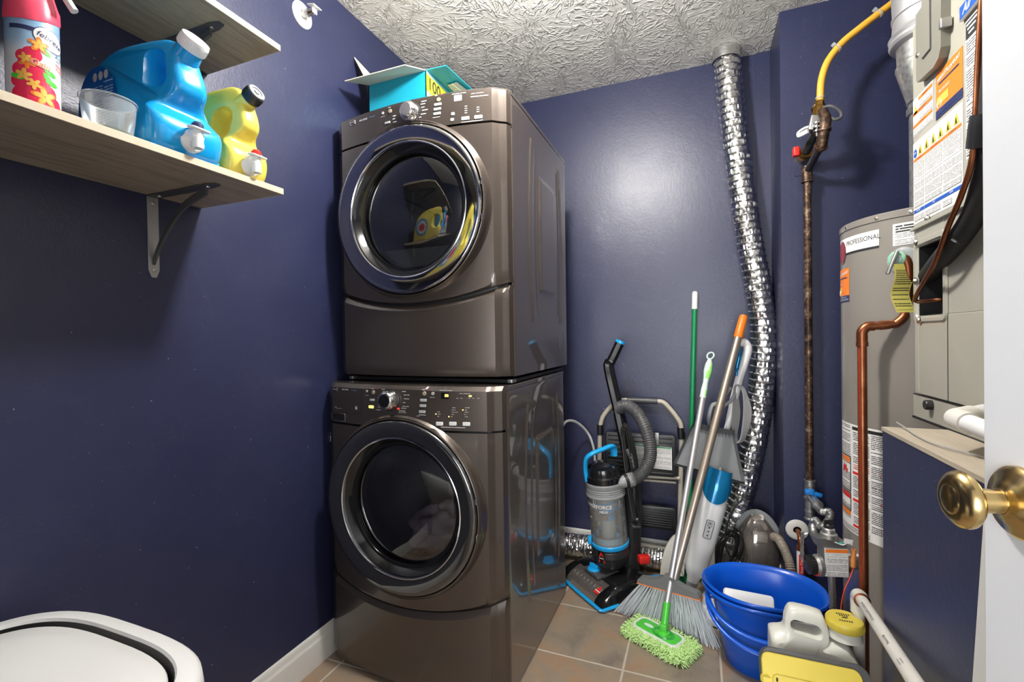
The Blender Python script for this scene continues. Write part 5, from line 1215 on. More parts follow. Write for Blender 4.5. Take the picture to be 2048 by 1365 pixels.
# ================================================================ folding step stool against the wall
yl = 2.395
t = thing('step_stool', 'folded step stool with beige tube frame and black ribbed steps against the back wall', 'step stool', (-.27, yl, 0))
Lf = [P(1199, 1096, y=yl-.01), P(1199, 960, y=yl), P(1200, 870, y=yl), P(1203, 842, y=yl), P(1212, 825, y=yl), P(1230, 806, y=yl), P(1246, 801, y=yl), P(1256, 801, y=yl)]
Rt = [P(1314, 803, y=yl), P(1326, 805, y=yl), P(1338, 816, y=yl), P(1354, 836, y=yl), P(1362, 852, y=yl), P(1363, 880, y=yl), P(1361, 980, y=yl), P(1357, 1100, y=yl-.01)]
Lf[0].z = .012; Rt[-1].z = .012
make('frame_tube', M().tube(cr(Lf, 8), .0115, 16), MT['beige_tube'], t)
make('frame_tube', M().tube(cr(Rt, 8), .0115, 16), MT['beige_tube'], t)
make('grip', M().cyl(Lf[-1]-V((.004, 0, 0)), Rt[0]+V((.004, 0, 0)), .0145, 20), MT['dark_grey_plastic'], t)
m = M().cyl(P(1361, 856, y=yl), P(1362, 878, y=yl), .0155, 16); make('tube_joint', m, MT['black'], t)
m = M().cyl(P(1200, 850, y=yl), P(1200, 870, y=yl), .0155, 16); make('tube_joint', m, MT['black'], t)
def step(z0, z1, x0, x1, y, ribs):
    m = M(); cx, cz = (x0+x1)/2, (z0+z1)/2
    m.rbox((cx, y, cz), (x1-x0, .022, z1-z0), .016, .004, ax='y')
    for i in range(ribs):
        z = z0+.016+(z1-z0-.032)*i/(ribs-1); m.rbox((cx, y-.0125, z), (x1-x0-.035, .005, (z1-z0-.03)/ribs*.55), .002, .001, ax='y')
    return m
a, b = P(1210, 862, y=yl-.03), P(1353, 955, y=yl-.03)
up = make('upper_step', step(b.z, a.z, a.x, b.x, yl-.035, 9), MT['black_plastic'], t)
a, b = P(1272, 888, y=yl-.052), P(1344, 938, y=yl-.052)
m = M(); m.k = 0; m.quad([V((a.x-.03, yl-.0515, b.z-.003)), V((b.x, yl-.0515, b.z-.008)), V((b.x, yl-.0515, a.z-.008)), V((a.x-.03, yl-.0515, a.z))]); m.k = 1
m.quad([V((a.x-.027, yl-.0520, b.z+.001)), V((b.x-.004, yl-.0520, b.z-.004)), V((b.x-.004, yl-.0520, a.z-.018)), V((a.x-.027, yl-.0520, a.z-.010))])
m.k = 2; m.quad([V((a.x-.028, yl-.0521, a.z-.008)), V((b.x-.002, yl-.0521, a.z-.015)), V((b.x-.002, yl-.0521, a.z-.009)), V((a.x-.028, yl-.0521, a.z-.002))])
make('safety_label', m, [MT['paper'], MT['fine_print_small'], MT['green_dark']], up, smooth=False)
c_ = P(1314, 878, y=yl-.056); make('latch', M().rbox(c_, (.020, .010, .058), .003, .001), MT['steel'], up)
a, b = P(1268, 1006, y=yl-.03), P(1354, 1062, y=yl-.03)
make('lower_step', step(b.z, a.z, a.x-.09, b.x-.004, yl-.035, 8), MT['black_plastic'], t)
m = M().cyl(P(1215, 950, y=yl-.02), P(1360, 957, y=yl-.02), .0085, 14); make('cross_bar', m, MT['beige_tube'], t)
m = M().cyl(P(1215, 955, y=yl-.015), P(1352, 966, y=yl-.015), .006, 12); make('cross_bar', m, MT['beige_tube'], t)
m = M().cyl(V((-.462, yl-.055, .125)), V((-.115, yl-.055, .115)), .0105, 14); make('cross_bar', m, MT['beige_tube'], t)
# ================================================================ upright vacuum cleaner
E_ = V((-.738, .675, 0)); D_ = V((.675, .738, 0)); FR = V((-.378, 1.905, 0))
t = thing('upright_vacuum', 'black and bright blue upright vacuum cleaner with clear dust cup beside the washer', 'vacuum cleaner', FR+E_*.16+D_*.15)
def B(e, d, z): return FR+E_*e+D_*d+V((0, 0, z))
def sect(e, top, k0=.0): # foot section profile in (d, z)
    return [B(e, d, z) for d, z in top]
# foot: rear body
prof = [(.055, .012), (.30, .012), (.31, .05), (.26, .080), (.16, .082), (.10, .074), (.075, .062)]
m = M().loft([sect(e, [(d, z*k) for d, z in prof]) for e, k in ((.004, .72), (.012, .9), (.03, 1), (.30, 1), (.316, .9), (.324, .72))]); foot = make('foot_housing', m, MT['black_gloss'], t, ang=40)
prof = [(.0, .014), (.08, .014), (.085, .070), (.062, .064), (.030, .049), (.006, .030)]
for es in (((.0, .75), (.006, .92), (.016, 1), (.052, 1), (.054, .98)), ((.275, .98), (.277, 1), (.312, 1), (.322, .92), (.328, .75))): make('side_cheek', M().loft([sect(e, [(d, .014+(z-.014)*k) for d, z in prof]) for e, k in es]), MT['black_gloss'], foot, ang=40)
pw = [(.010, .030), (.034, .050), (.064, .064), (.084, .069)]
m = M(); m.loft([[B(e, d, z) for d, z in pw] for e in (.054, .275)], False, False, False); m.loft([[B(e, .002, .014), B(e, .010, .030)] for e in (.054, .275)], False, False, False); make('brush_window', m, MT['smoke_glass'], foot)
pb = cr([B(.056, .052, .036), B(.165, .052, .036), B(.273, .052, .036)], 30)
make('brush_roll', M().tube(pb, [.020+.003*sin(i*.9) for i in range(len(pb))], 14), MT['dark_grey_plastic'], foot)
m = M(); q = lambda d, z: None
lg = lambda x, y: B(.070+.0-x*1.0, .036+y*.78, .0525+y*.42+.0015)
m.k = 0; m.add([lg(a, b) for a, b in ((-.014, -.003), (0, .024), (.014, -.003))], [(0, 1, 2)]); m.k = 1
m.add([lg(a, b) for a, b in ((-.016, -.008), (.016, -.008), (.016, -.004), (-.016, -.004))], [(0, 1, 2, 3)]); m.k = 0; m.add([lg(a, b) for a, b in ((-.016, -.020), (.016, -.020), (.016, -.010), (-.016, -.010))], [(0, 1, 2, 3)])
make('logo', m, [MT['red'], MT['white_print']], foot, smooth=False)
# blue bumper along the front and right
m = M().tube([B(.335, .02, .012), B(.325, -.003, .012), B(.165, -.006, .012), B(.003, -.003, .012), B(-.003, .006, .012), B(-.004, .085, .014)], .0062, 8, sx=1.3); make('bumper', m, MT['sky_blue'], foot)
m = M().rbox(B(.165, .122, .078), (.12, .11, .014), .008, .003, rot(atan2(D_.y, D_.x))); make('dial_plate', m, MT['dark_grey_plastic'], foot)
dc = B(.176, .090, .083); m = M().lathe([(.029, 0), (.029, .006), (.026, .010), (0, .011)], dc, n=36).rbox(dc+V((0, 0, .018)), (.046, .014, .018), .006, .003, rot(-.45)); make('height_dial', m, MT['sky_blue'], foot)
m = M().rbox(B(-.030, .262, .088), (.054, .040, .030), .008, .004, rot(.5)); make('foot_pedal', m, MT['sky_blue'], foot)['label'] = 'blue foot pedal'
m = M().rbox(B(.050, .27, .145), (.050, .034, .034), .008, .004, rot(.5)); make('release_pedal', m, MT['red'], t)['label'] = 'red foot pedal'
for e in (.01, .315): make('wheel', M().cyl(B(e-.012, .26, .036), B(e+.012, .26, .036), .035, 28), MT['black'], foot)
# body canister; axis from base to top
c0 = V((-.372, 2.118, .125)); c1 = P(1203, 893, y=2.075); ax = (c1-c0).normalized()
HB = (c1-c0).length
HS = lambda h: .03+.92*h
def cy(prof, n=44): return M().lathe([(r_, HS(h_)) for r_, h_ in prof], c0, ax, n)
make('motor_base', cy([(.058, -.045), (.068, -.03), (.076, .0), (.082, .04), (.083, .055)]), MT['black_plastic'], t)
make('vent_grille', cy([(.0775, .010), (.0835, .016), (.0835, .046), (.080, .05)]), mat('grille', (.05, .05, .052), .35, .5, bump=.6, bs=180), t)
make('cup_ring', cy([(.083, .056), (.0855, .060), (.0855, .074), (.082, .078)]), MT['sky_blue'], t)
lt = c0+ax*.094+V((-.075, -.045, 0)); make('cup_latch', M().rbox(lt+V((-.005, -.005, .012)), (.018, .022, .034), .005, .002), MT['sky_blue'], t)
cup = make('dust_cup', M().lathe([(.0815, HS(.078)), (.0815, HS(.30)), (.0825, HS(.305))], c0, ax, 56, False), MT['clear_glass'], t)
make('cyclone_core', cy([(.03, .085), (.034, .10), (.034, .18), (.022, .19), (.022, .235), (.046, .25), (.05, .30)], 32), mat('core_grey', hexc('a5b2b8'), .3), cup)
for h_, rr0 in ((.225, .06), (.262, .063)):
    q0 = c0+ax*HS(h_); pp = []
    for k in range(15): a = -2.4+k*.17; pp.append(q0+V((cos(a), sin(a), 0))*.045+ax*(k*.0018))
    make('helix_vane', M().tube(pp, .010, 8, sx=.35), MT['sky_blue'], cup)
make('cup_base', cy([(.0795, .086), (.0795, .112), (.0770, .114), (.0770, .086)]), mat('base_aqua', hexc('7fb6cb'), .3), cup)
make('blue_band', cy([(.0352, .185), (.0352, .212)], 32), MT['sky_blue'], cup)
for a in (-2.7, -.6): p_ = c0+ax*.135+V((cos(a), sin(a), 0))*.055; make('blue_fin', M().rbox(p_, (.018, .018, .028), .004, .002), MT['sky_blue'], cup)
dm = blob(c0+ax*.20+V((-.030, -.045, .02)), .030, 9, (1.2, .7, .7), 24, 16, .4, 6); make('trapped_dust', dm, MT['dust'], cup)
make('dust_fill', cy([(.078, .080), (.078, .088), (.05, .094), (.0, .092)], 32), MT['dust'], cup)
make('cup_collar', cy([(.083, .305), (.088, .310), (.088, .318), (.0855, .322), (.0865, .326), (.0845, .330), (.0865, .335), (.0845, .340), (.0865, .345), (.0845, .350), (.0865, .356), (.087, .372), (.083, .378)]), MT['grey_plastic'], t)
lid = make('cup_lid', cy([(.082, .376), (.086, .380), (.086, .405), (.078, .412), (.076, .43), (.072, .445), (.055, .455), (0, .458)]), MT['black_gloss'], t)
def wrapc(a0, h0): return lambda x, y: c0+ax*(HS(h0)+y)+ (V((cos(a0+x/.082), sin(a0+x/.082), 0))-ax*ax.dot(V((cos(a0+x/.082), sin(a0+x/.082), 0)))).normalized()*.0825
af = atan2(-2.118, .372)
make('lettering', M().text('POWERFORCE', .023, wrapc(af-.62, .272), bold=.005).text('HELIX', .014, wrapc(af-.16, .250), bold=.01), MT['white_print'], cup, smooth=False)
m = M(); g1 = wrapc(af-.40, .022); m.k = 2; m.grid(lambda a, b: g1(-.026+.036*a, -.026+.058*b), 6, 1); m.map(lambda p: p) 
g2 = lambda x, y: g1(x, y)+(g1(x, y)-c0-ax*(g1(x, y)-c0).dot(ax)).normalized()*.002
m.v = [p+(p-c0-ax*(p-c0).dot(ax)).normalized()*.0018 for p in m.v]
g3 = lambda x, y: (lambda p: p+(p-c0-ax*(p-c0).dot(ax)).normalized()*.0024)(g1(x, y))
m.k = 0; m.add([g3(a, b) for a, b in ((-.020, .006), (-.008, .028), (.004, .006))], [(0, 1, 2)]); m.add([g3(a, b) for a, b in ((-.022, -.022), (.006, -.022), (.006, -.008), (-.022, -.008))], [(0, 1, 2, 3)]); m.k = 1; m.text('BISSELL', .007, g3, bold=.01, at=(-.008, -.001))
make('brand_plate', m, [MT['red'], MT['white_print'], MT['black_gloss']], t, smooth=False)
# carry handle
hl = [P(1174, 962, y=2.045), P(1171, 938, y=2.04), P(1173, 918, y=2.03), P(1184, 908, y=2.03), P(1206, 899, y=2.06), P(1222, 893, y=2.09), P(1227, 897, y=2.11), P(1228, 912, y=2.115)]
make('carry_handle', M().tube(cr(hl, 8), .0105, 14, sx=1.5), MT['sky_blue'], t)
# spine and upper handle
s0, s1 = V((-.300, 2.195, .06)), P(1266, 990, y=2.17); s2 = P(1262, 940, y=2.175); s3 = P(1218, 738, y=2.215); s4 = P(1240, 686, y=2.22)
m = M().tube(cr([s0, s0.lerp(s1, .5), s1, s2], 4), [.042]*8+[.036]*5, 12, sx=.75); m.f = m.f; make('spine', m, MT['black_plastic'], t)
m = M(); pth = [s2+V((0, 0, -.03)), s2, P(1240, 835, y=2.195), s3, P(1222, 724, y=2.215), P(1228, 712, y=2.218), s4]; m.tube(cr(pth, 4), [.030]*5+[.027]*4+[.025]*8+[.024]*8, 8, sx=.75); make('handle_wand', m, MT['black_gloss'], t, ang=25)
d_ = (s4-P(1228, 712, y=2.218)).normalized(); make('handle_cap', M().cyl(s4-d_*.002, s4+d_*.010, .0235, 16), MT['sky_blue'], t)
# hose
hz = [P(1236, 818, y=2.19), P(1252, 812, y=2.17), P(1272, 824, y=2.15), P(1288, 850, y=2.13), P(1299, 885, y=2.12), P(1300, 915, y=2.11), P(1290, 940, y=2.10), P(1272, 956, y=2.085), P(1250, 962, y=2.07)]
hp_ = cr(hz, 22); make('hose', M().tube(hp_, [.0275+.0020*sin(i*2.1) for i in range(len(hp_))], 20), MT['dark_grey_plastic'], t, ang=80)
a, b = P(1262, 960, y=2.08), P(1232, 968, y=2.05); d_ = (b-a).normalized()
m = M().lathe([(.0295, -.012), (.0305, -.01), (.0305, .014), (.027, .018)], a, d_, 24); make('hose_cuff', m, MT['grey_plastic'], t)
m = M().lathe([(.0265, .016), (.027, .03), (.025, .045), (.014, .070), (.0, .082)], a, d_, 24); make('hose_inlet', m, MT['grey_plastic'], t)
m = M().lathe([(.0285, .012), (.0300, .014), (.0300, .026), (.0285, .028)], a, d_, 24); make('cuff_band', m, MT['black_plastic'], t)
# cord wrapped on the spine
m = M()
for k in range(6):
    o_ = V((.002*k-.006, -.055+.006*(k % 3), 0)); top_ = P(1254, 856, y=2.20)+o_+V((0, 0, .004*k)); bt_ = P(1278, 1030, y=2.16)+o_*1.1
    lp = cr([top_+V((-.012, 0, -.01)), top_, top_+V((.012, 0, -.02)), top_.lerp(bt_, .35)+V((.014+.0025*k, 0, 0)), bt_+V((.014, 0, .02)), bt_, bt_+V((-.016, 0, .02)), top_.lerp(bt_, .5)+V((-.018, 0, 0))], 6, True)
    m.tube(lp, .0036, 8, closed=True)
make('power_cord', m, MT['cord'], t)
m = M().rbox(P(1272, 1052, y=2.13), (.040, .030, .012), .006, .003, rot(.4)); make('cord_hook', m, MT['dark_grey_plastic'], t)
m = M().tube(cr([P(1254, 900, y=2.15), P(1262, 915, y=2.14), P(1268, 945, y=2.14), P(1270, 985, y=2.15)], 10), [.012+.0012*sin(i*2) for i in range(31)], 12); make('lower_hose', m, MT['dark_grey_plastic'], t)
# ================================================================ green-handled broom
gt_, gb_ = P(1390, 583, y=2.408), P(1377, 1105, y=2.36)
t = thing('green_broom', 'green-handled broom standing against the back wall, with white cap and green bristles', 'broom', V((gb_.x-.03, 2.30, 0)))
d_ = (gb_-gt_).normalized()
make('pole', M().cyl(gt_+d_*.07, gb_, .0115, 18), MT['green_dark'], t)
make('pole_cap', M().lathe([(.006, 0), (.0115, .004), (.0135, .012), (.0135, .085), (.012, .087)], gt_-d_*.0, d_, 20), MT['bright_white'], t)
m = M(); arc_ = cr([P(1366, 1078, y=2.30), P(1350, 1072, y=2.27), P(1334, 1090, y=2.24), P(1324, 1120, y=2.21), P(1320, 1150, y=2.19)], 6)
m.loft([[p, p+V((.10, .03, -.005)), p+V((.10, .045, -.01)), p+V((.0, .018, -.0))] for p in arc_]); make('broom_head', m, MT['pvc_white'], t)
m = M(); rnd = random.Random(8)
for i in range(160):
    k = rnd.random(); p = arc_[int(k*(len(arc_)-1))]+V((.012+rnd.random()*.07, .012+rnd.random()*.02, -.004)); e = V((p.x+.02+rnd.uniform(-.01, .03), p.y+rnd.uniform(-.01, .02), .004)); m.tube([p, e], .0011, 3, cap=False)
make('bristles', m, MT['green_dark'], t, smooth=False)
# ================================================================ flat mop
ML, MS = V((.879, -.477, 0)), V((.477, .879, 0)); MC = V((-.140, 1.797, 0))
t = thing('flat_mop', 'flat mop with shaggy lime microfibre pad, nearest thing standing on the tiles', 'mop', MC)
mp_ = lambda a, b, z=0: MC+ML*a+MS*b+V((0, 0, z))
m = M(); rs = []
for z, k in ((.004, .94), (.012, 1), (.024, 1), (.030, .92)): rs.append([mp_(a*k, b*k, z) for a, b in rr(.245, .125, .02, 4)])
m.loft(rs); pad = make('microfibre_pad', m, MT['tuft_green'], t)
m = M(); rnd = random.Random(2)
def tuft(p, d, L):
    d = d.normalized(); s = d.cross(V((0, 0, 1))) if abs(d.z) < .9 else V((1, 0, 0)); s.normalize()
    q = [p, p+d*L*.55+V((0, 0, rnd.uniform(-.002, .003))), p+d*L+V((rnd.uniform(-.003, .003), rnd.uniform(-.003, .003), -.003))]
    q[2].z = max(q[2].z, .002); m.tube(q, [.0020, .0022, .0011], 5)
for i in range(900):
    a = rnd.uniform(0, 2*pi); pr = rr(.245, .125, .02, 4); k = rnd.randrange(len(pr)); k2 = (k+1) % len(pr)
    u_ = rnd.uniform(0, 4); 
    if u_ < 1.4: a_, b_, o_ = rnd.uniform(-.12, .12), -.06, (0, -1)
    elif u_ < 2.8: a_, b_, o_ = rnd.uniform(-.12, .12), .06, (0, 1)
    elif u_ < 3.4: a_, b_, o_ = .118, rnd.uniform(-.06, .06), (1, 0)
    else: a_, b_, o_ = -.118, rnd.uniform(-.06, .06), (-1, 0)
    o_ = (o_[0]+rnd.uniform(-.5, .5), o_[1]+rnd.uniform(-.5, .5)); z = rnd.uniform(.006, .030)
    tuft(mp_(a_, b_, z), ML*o_[0]+MS*o_[1]+V((0, 0, (z-.014)*28)), rnd.uniform(.014, .021))
for i in range(900):
    a_, b_ = rnd.uniform(-.118, .118), rnd.uniform(-.058, .058)
    if abs(a_-(-.012)) < .088 and abs(b_-.006) < .036: continue
    tuft(mp_(a_, b_, .027), V((rnd.uniform(-.9, .9), rnd.uniform(-.9, .9), .9)), rnd.uniform(.010, .015))
tf = make('microfibre_tufts', m, MT['tuft_green'], pad, ang=180); tf['kind'] = 'stuff'
pl = lambda w, h, r, z: [mp_(a-.012, b+.006, z) for a, b in rr(w, h, r, 6)]
make('pad_binding', M().loft([pl(.190, .086, .026, .030), pl(.186, .082, .025, .037), pl(.172, .068, .020, .037), pl(.170, .066, .020, .033)], False), MT['bright_white'], t)
fp_ = make('mop_plate', M().loft([pl(.172, .068, .020, .032), pl(.170, .066, .020, .0365), pl(.160, .058, .016, .038)]), MT['green_plastic'], t)
m = M()
for r_ in (.034, .028): m.tube([mp_(.010+r_*1.2*cos(k*pi/12), .004+r_*.85*sin(k*pi/12), .0385) for k in range(24)], .0012, 5, closed=True)
make('plate_rings', m, MT['green_dark'], fp_)
m = M(); m.add([mp_(-.052+.020*cos(k*pi/8), .006+.009*sin(k*pi/8), .0388) for k in range(16)], [tuple(range(16))]); make('plate_logo', m, MT['pale_lime'], fp_, smooth=False)
pv = mp_(.012, .004, .040); hp2 = P(1334, 1205, y=1.835); tp = P(1421, 712, y=2.20)
m = M().lathe([(.024, -.002), (.022, .006), (.012, .010)], pv, n=28); make('pivot_base', m, MT['green_plastic'], t)
dd = (hp2-pv).normalized()
m = M().rbox(pv+V((0, 0, .018)), (.026, .020, .034), .006, .003); m.tube([pv+dd*.025, pv+dd*.05, hp2], [.0135, .0125, .0125], 18); make('handle_socket', m, MT['green_plastic'], t)
d2 = (tp-hp2).normalized(); g0 = hp2+d2*((tp-hp2).length*.60)
Lm = (tp-hp2).length
g0 = P(1406, 792, y=hp2.y+(tp.y-hp2.y)*.80)
make('pole', M().cyl(hp2-d2*.004, g0, .0122, 18), MT['brushed_aluminium'], t)
d3 = (tp-g0).normalized(); Lg = (tp-g0).length
m = M().lathe([(.0128, -.01), (.0128, Lg*.15), (.0105, Lg*.32), (.0125, Lg*.46), (.0165, Lg*.62), (.0145, Lg*.78), (.0085, Lg*.90)], g0, d3, 18); gr = make('grip', m, MT['pale_lime'], t)
mat('inlay_green', hexc('8fe06a'), .35); m = M(); f_ = lambda a, s, r: g0+d3*s+(_R*sin(a)-(_F*cos(a)))*r
for (s0_, s1_, rr0) in ((0, Lg*.16, .0132), (Lg*.44, Lg*.82, .0160)):
    m.loft([[g0+d3*s+(_R*sin(a)-_F*cos(a))*(rr0 if s0_ == 0 else (.0140+.0032*sin((s-s0_)/(s1_-s0_)*pi))) for a in [-.7+.2*k for k in range(8)]] for s in [s0_+(s1_-s0_)*k/8 for k in range(9)]], False, False, False)
    make('grip_inlay', m, MT['inlay_green'], gr); m = M()
rc = tp; make('hanging_ring', M().tube([rc+_R*.0145*cos(k*pi/10)+(d3*.0155)*sin(k*pi/10) for k in range(20)], .0035, 10, closed=True), MT['pale_lime'], gr)
# ================================================================ broom with orange grip
t_top = P(1488, 630, y=2.255); blk = P(1346, 1168, y=1.872); dB = (t_top-blk).normalized()
t = thing('push_broom', 'grey bristled broom with tan metal handle and orange end leaning on the foil duct', 'broom', V((-.13, 1.89, 0)))
make('handle', M().cyl(blk+dB*.01, t_top-dB*.105, .0160, 20), MT['champagne_metal'], t)
make('orange_grip', M().lathe([(.0172, 0), (.0185, .004), (.0175, .09), (.0155, .104), (.008, .108)], t_top-dB*.11, dB, 20), MT['orange'], t)
b0, b1 = P(1278, 1160, y=1.905), P(1402, 1194, y=1.835); be = (b1-b0).normalized(); bn = be.cross(V((0, 0, 1))).normalized()
cB = (b0+b1)/2
m = M(); hw_ = (b1-b0).length/2; rs = []
N_ = 24
top_l = [(-1, .006), (-.92, .016), (-.5, .022), (-.22, .034), (-.12, .048), (.12, .048), (.22, .034), (.5, .022), (.92, .014), (1, .004)]
for s in (-1, 1): rs.append([cB+be*x*hw_+V((0, 0, z))+bn*.016*s for x, z in top_l]+[cB+be*hw_+V((0, 0, -.006))+bn*.016*s, cB-be*hw_+V((0, 0, -.006))+bn*.016*s])
m.loft(rs); make('broom_block', m, MT['mid_grey_plastic'], t, ang=30)
m = M().tube([b0-be*.002+V((0, 0, -.008)), b1+be*.002+V((0, 0, -.008))], .0055, 8); m.v = [cB+(p-cB)+bn*((p-cB).dot(bn)*2.2) for p in m.v]; make('orange_band', m, MT['orange'], t)
f0, f1 = V((-.325, 1.945, .003)), V((.062, 1.832, .003)); m = M(); rnd = random.Random(5); 
for i in range(22):
    k = (i+.5)/22; base = b0.lerp(b1, .02+.96*k)+V((0, 0, -.012)); tipc = f0.lerp(f1, k)
    for j in range(26):
        o1 = be*rnd.uniform(-.0035, .0035)+bn*rnd.uniform(-.012, .012); o2 = be*rnd.uniform(-.012, .012)+bn*rnd.uniform(-.02, .02)+V((0, 0, rnd.uniform(0, .006)))
        mid = base.lerp(tipc, .5)+o1*.5+o2*.5+bn*rnd.uniform(-.002, .002); m.tube([base+o1, mid, tipc+o2], [.0013, .0013, .0009], 4, cap=False)
br = make('bristles', m, MT['bristle_grey'], t, ang=180); br['kind'] = 'stuff'
# ================================================================ steam mop
a0, a1 = P(1388, 1150, y=2.10), P(1436, 962, y=2.155)
t = thing('steam_mop', 'white and blue steam mop leaning behind the dustpan, three rocker icons on its body', 'steam mop', V((a0.x, 2.08, 0)))
dS = (a1-a0).normalized(); LS = (a1-a0).length
cutd = LS*.86
make('body', M().lathe([(.022, -.03), (.026, -.01), (.038, .012), (.046, .05), (.052, LS*.4), (.056, LS*.75), (.052, LS*.86), (.044, LS*.97), (.04, LS+.02)], a0, dS, 40), MT['white_plastic'], t)
sv = dS.cross(V((0, 1, 0))).normalized(); fv = sv.cross(dS)
if fv.y > 0: fv = -fv
def sb(ang, s, r): return a0+dS*s+(sv*sin(ang)+fv*cos(ang))*r
m = M(); NA = 28; rows = []
for k in range(9):
    row = []
    for i in range(NA+1):
        an = -1.45+2.9*i/NA; lo = LS*.78+.075*(an/1.45)**2; hi = LS+.05; s = lo+(hi-lo)*k/8
        row.append(sb(an, s, .0585 - .010*max(0, (s-LS*.95)/.06)))
    rows.append(row)
m.loft(rows, False, False, False); make('water_tank', m, MT['steam_blue'], t, ang=60)
m = M(); rp = rr(.030, .075, .006, 4); m.loft([[sb(-.1+x/.057, LS*.52+y, .0575) for x, y in rp]]+[[sb(-.1+x*.9/.057, LS*.52+y*.96, .0585) for x, y in rp]], True); pn = make('control_panel', m, mat('panel_pale', hexc('c8c9c9'), .4), t)
m = M(); m.tube([sb(-.1+x/.057, LS*.52+y, .0585) for x, y in rp], .0011, 5, closed=True)
for k in range(4): m.box(sb(-.1, LS*.52+.024-.016*k, .0595), (.006, .002, .004))
m.tube([sb(-.1+x*.5/.057, LS*.52+.022+y*.22, .0592) for x, y in rp], .0008, 4, closed=True); make('panel_marks', m, MT['ink'], pn)
m = M().lathe([(.022, 0), (.024, .012), (.018, .03), (.014, .05)], a0-dS*.028, -dS, 24).rbox(a0-dS*.075, (.034, .034, .026), .010, .004); make('swivel_neck', m, MT['grey_plastic'], t)
hc = a0-dS*.10; make('steam_head', M().rbox((hc.x+.03, hc.y-.01, .022), (.27, .12, .036), .03, .008, rot(.1)), MT['bright_white'], t)
# its handle rises behind the dustpan and hooks at the top
p0 = P(1452, 868, y=2.25); p1_ = P(1466, 805, y=2.255); p2_ = P(1480, 752, y=2.26); p3_ = P(1493, 712, y=2.26); p4_ = P(1495, 694, y=2.26); p5_ = P(1487, 684, y=2.255); p6_ = P(1479, 690, y=2.25)
make('shaft', M().tube([a1-dS*.01, p0, p1_], .0135, 16), MT['white_plastic'], t)
make('handle', M().tube(cr([p1_-(p1_-p0)*.02, p1_.lerp(p2_, .5), p2_, p3_, p4_, p5_, p6_], 6), [.0165]*13+[.0175]*12+[.0165]*6+[.014]*6, 16), MT['white_plastic'], t)
m = M().tube(cr([P(1480, 696, y=2.245), P(1478, 715, y=2.24), P(1474, 735, y=2.24), P(1473, 752, y=2.24)], 5), [.006]*4+[.009]*8+[.005]*4, 12); make('trigger', m, MT['steam_blue'], t)
m = M()
for k in range(7):
    top_ = P(1474, 775, y=2.245)+V((.002*k, .003*k-.01, 0)); bt_ = P(1484, 880, y=2.235)+V((.003*k-.008, .004*k-.01, 0))
    m.tube(cr([top_+V((-.012, 0, -.01)), top_+V((0, 0, .01)), top_+V((.022, 0, -.02)), top_.lerp(bt_, .5)+V((.020+.0025*k, 0, 0)), bt_, bt_+V((-.03, 0, -.0)), top_.lerp(bt_, .5)+V((-.022+.002*k, 0, 0))], 6, True), .0032, 7, closed=True)
make('power_cord', m, MT['grey_cord'], t)
# ================================================================ dustpan
t = thing('dustpan', 'grey plastic dustpan hanging upside down on the broom handles in front of the white shaft', 'dustpan', P(1420, 960, y=2.14))
A_, B_, C_, D2 = P(1386, 846, y=2.205), P(1466, 862, y=2.205), P(1489, 965, y=2.165), P(1347, 926, y=2.165)
def bl(s, k, o=0):
    p = (A_.lerp(B_, s)).lerp(D2.lerp(C_, s), k); nrm = (B_-A_).cross(D2-A_).normalized()
    if nrm.y > 0: nrm = -nrm
    return p-nrm*(.012*sin(min(1, k*1.1)*pi)*0) + nrm*o
m = M(); rows = []; SL = [0, .015, .03, .045, .06]+[.1+.8*i/12 for i in range(13)]+[.94, .955, .97, .985, 1]
for k in [0, .03, .06, .1, .15]+[.2+.08*i for i in range(11)]:
    row = []
    for s in SL:
        e_ = min(s, 1-s); o = .034*max(0, 1-e_/.045)*(1-.45*k) + .028*max(0, 1-k/.10)
        if k > .78: o += .006*(k-.78)/.22
        row.append(bl(s, k, o))
    rows.append(row)
m.loft(rows, False, False, False); m.loft([[p+V((0, .0025, 0)) for p in r_] for r_ in rows], False, False, False)
make('pan', m, MT['mid_grey_plastic'], t, ang=60)
m = M(); 
for i in range(21): pass
m.tube([bl(i/20, 1.0, .001) for i in range(21)], .0035, 6); m.tube([bl(i/20, 1.03, -.004) for i in range(21)], .0042, 6); make('rubber_lip', m, MT['black_plastic'], t)
m = M()
for i in range(11):
    if i == 5: continue
    s = .12+.76*i/10; m.loft([[bl(s-.004, .0, .030), bl(s+.004, .0, .030), bl(s+.004, .0, .0), bl(s-.004, .0, .0)], [bl(s-.004, .16, .010), bl(s+.004, .16, .010), bl(s+.004, .18, .0), bl(s-.004, .18, .0)]])
make('comb_teeth', m, MT['mid_grey_plastic'], t)
m = M().tube(cr([bl(.42, .0, .01), P(1418, 834, y=2.17), P(1424, 812, y=2.175), P(1438, 806, y=2.18), P(1450, 790, y=2.19), P(1461, 775, y=2.2)], 6), .0055, 8, sx=1.6); m.tube(cr([bl(.62, .0, .01), P(1436, 838, y=2.17), P(1442, 818, y=2.175), P(1462, 802, y=2.19), P(1470, 788, y=2.2)], 6), .0045, 8, sx=1.6); make('pan_handle', m, MT['grey_plastic'], t)
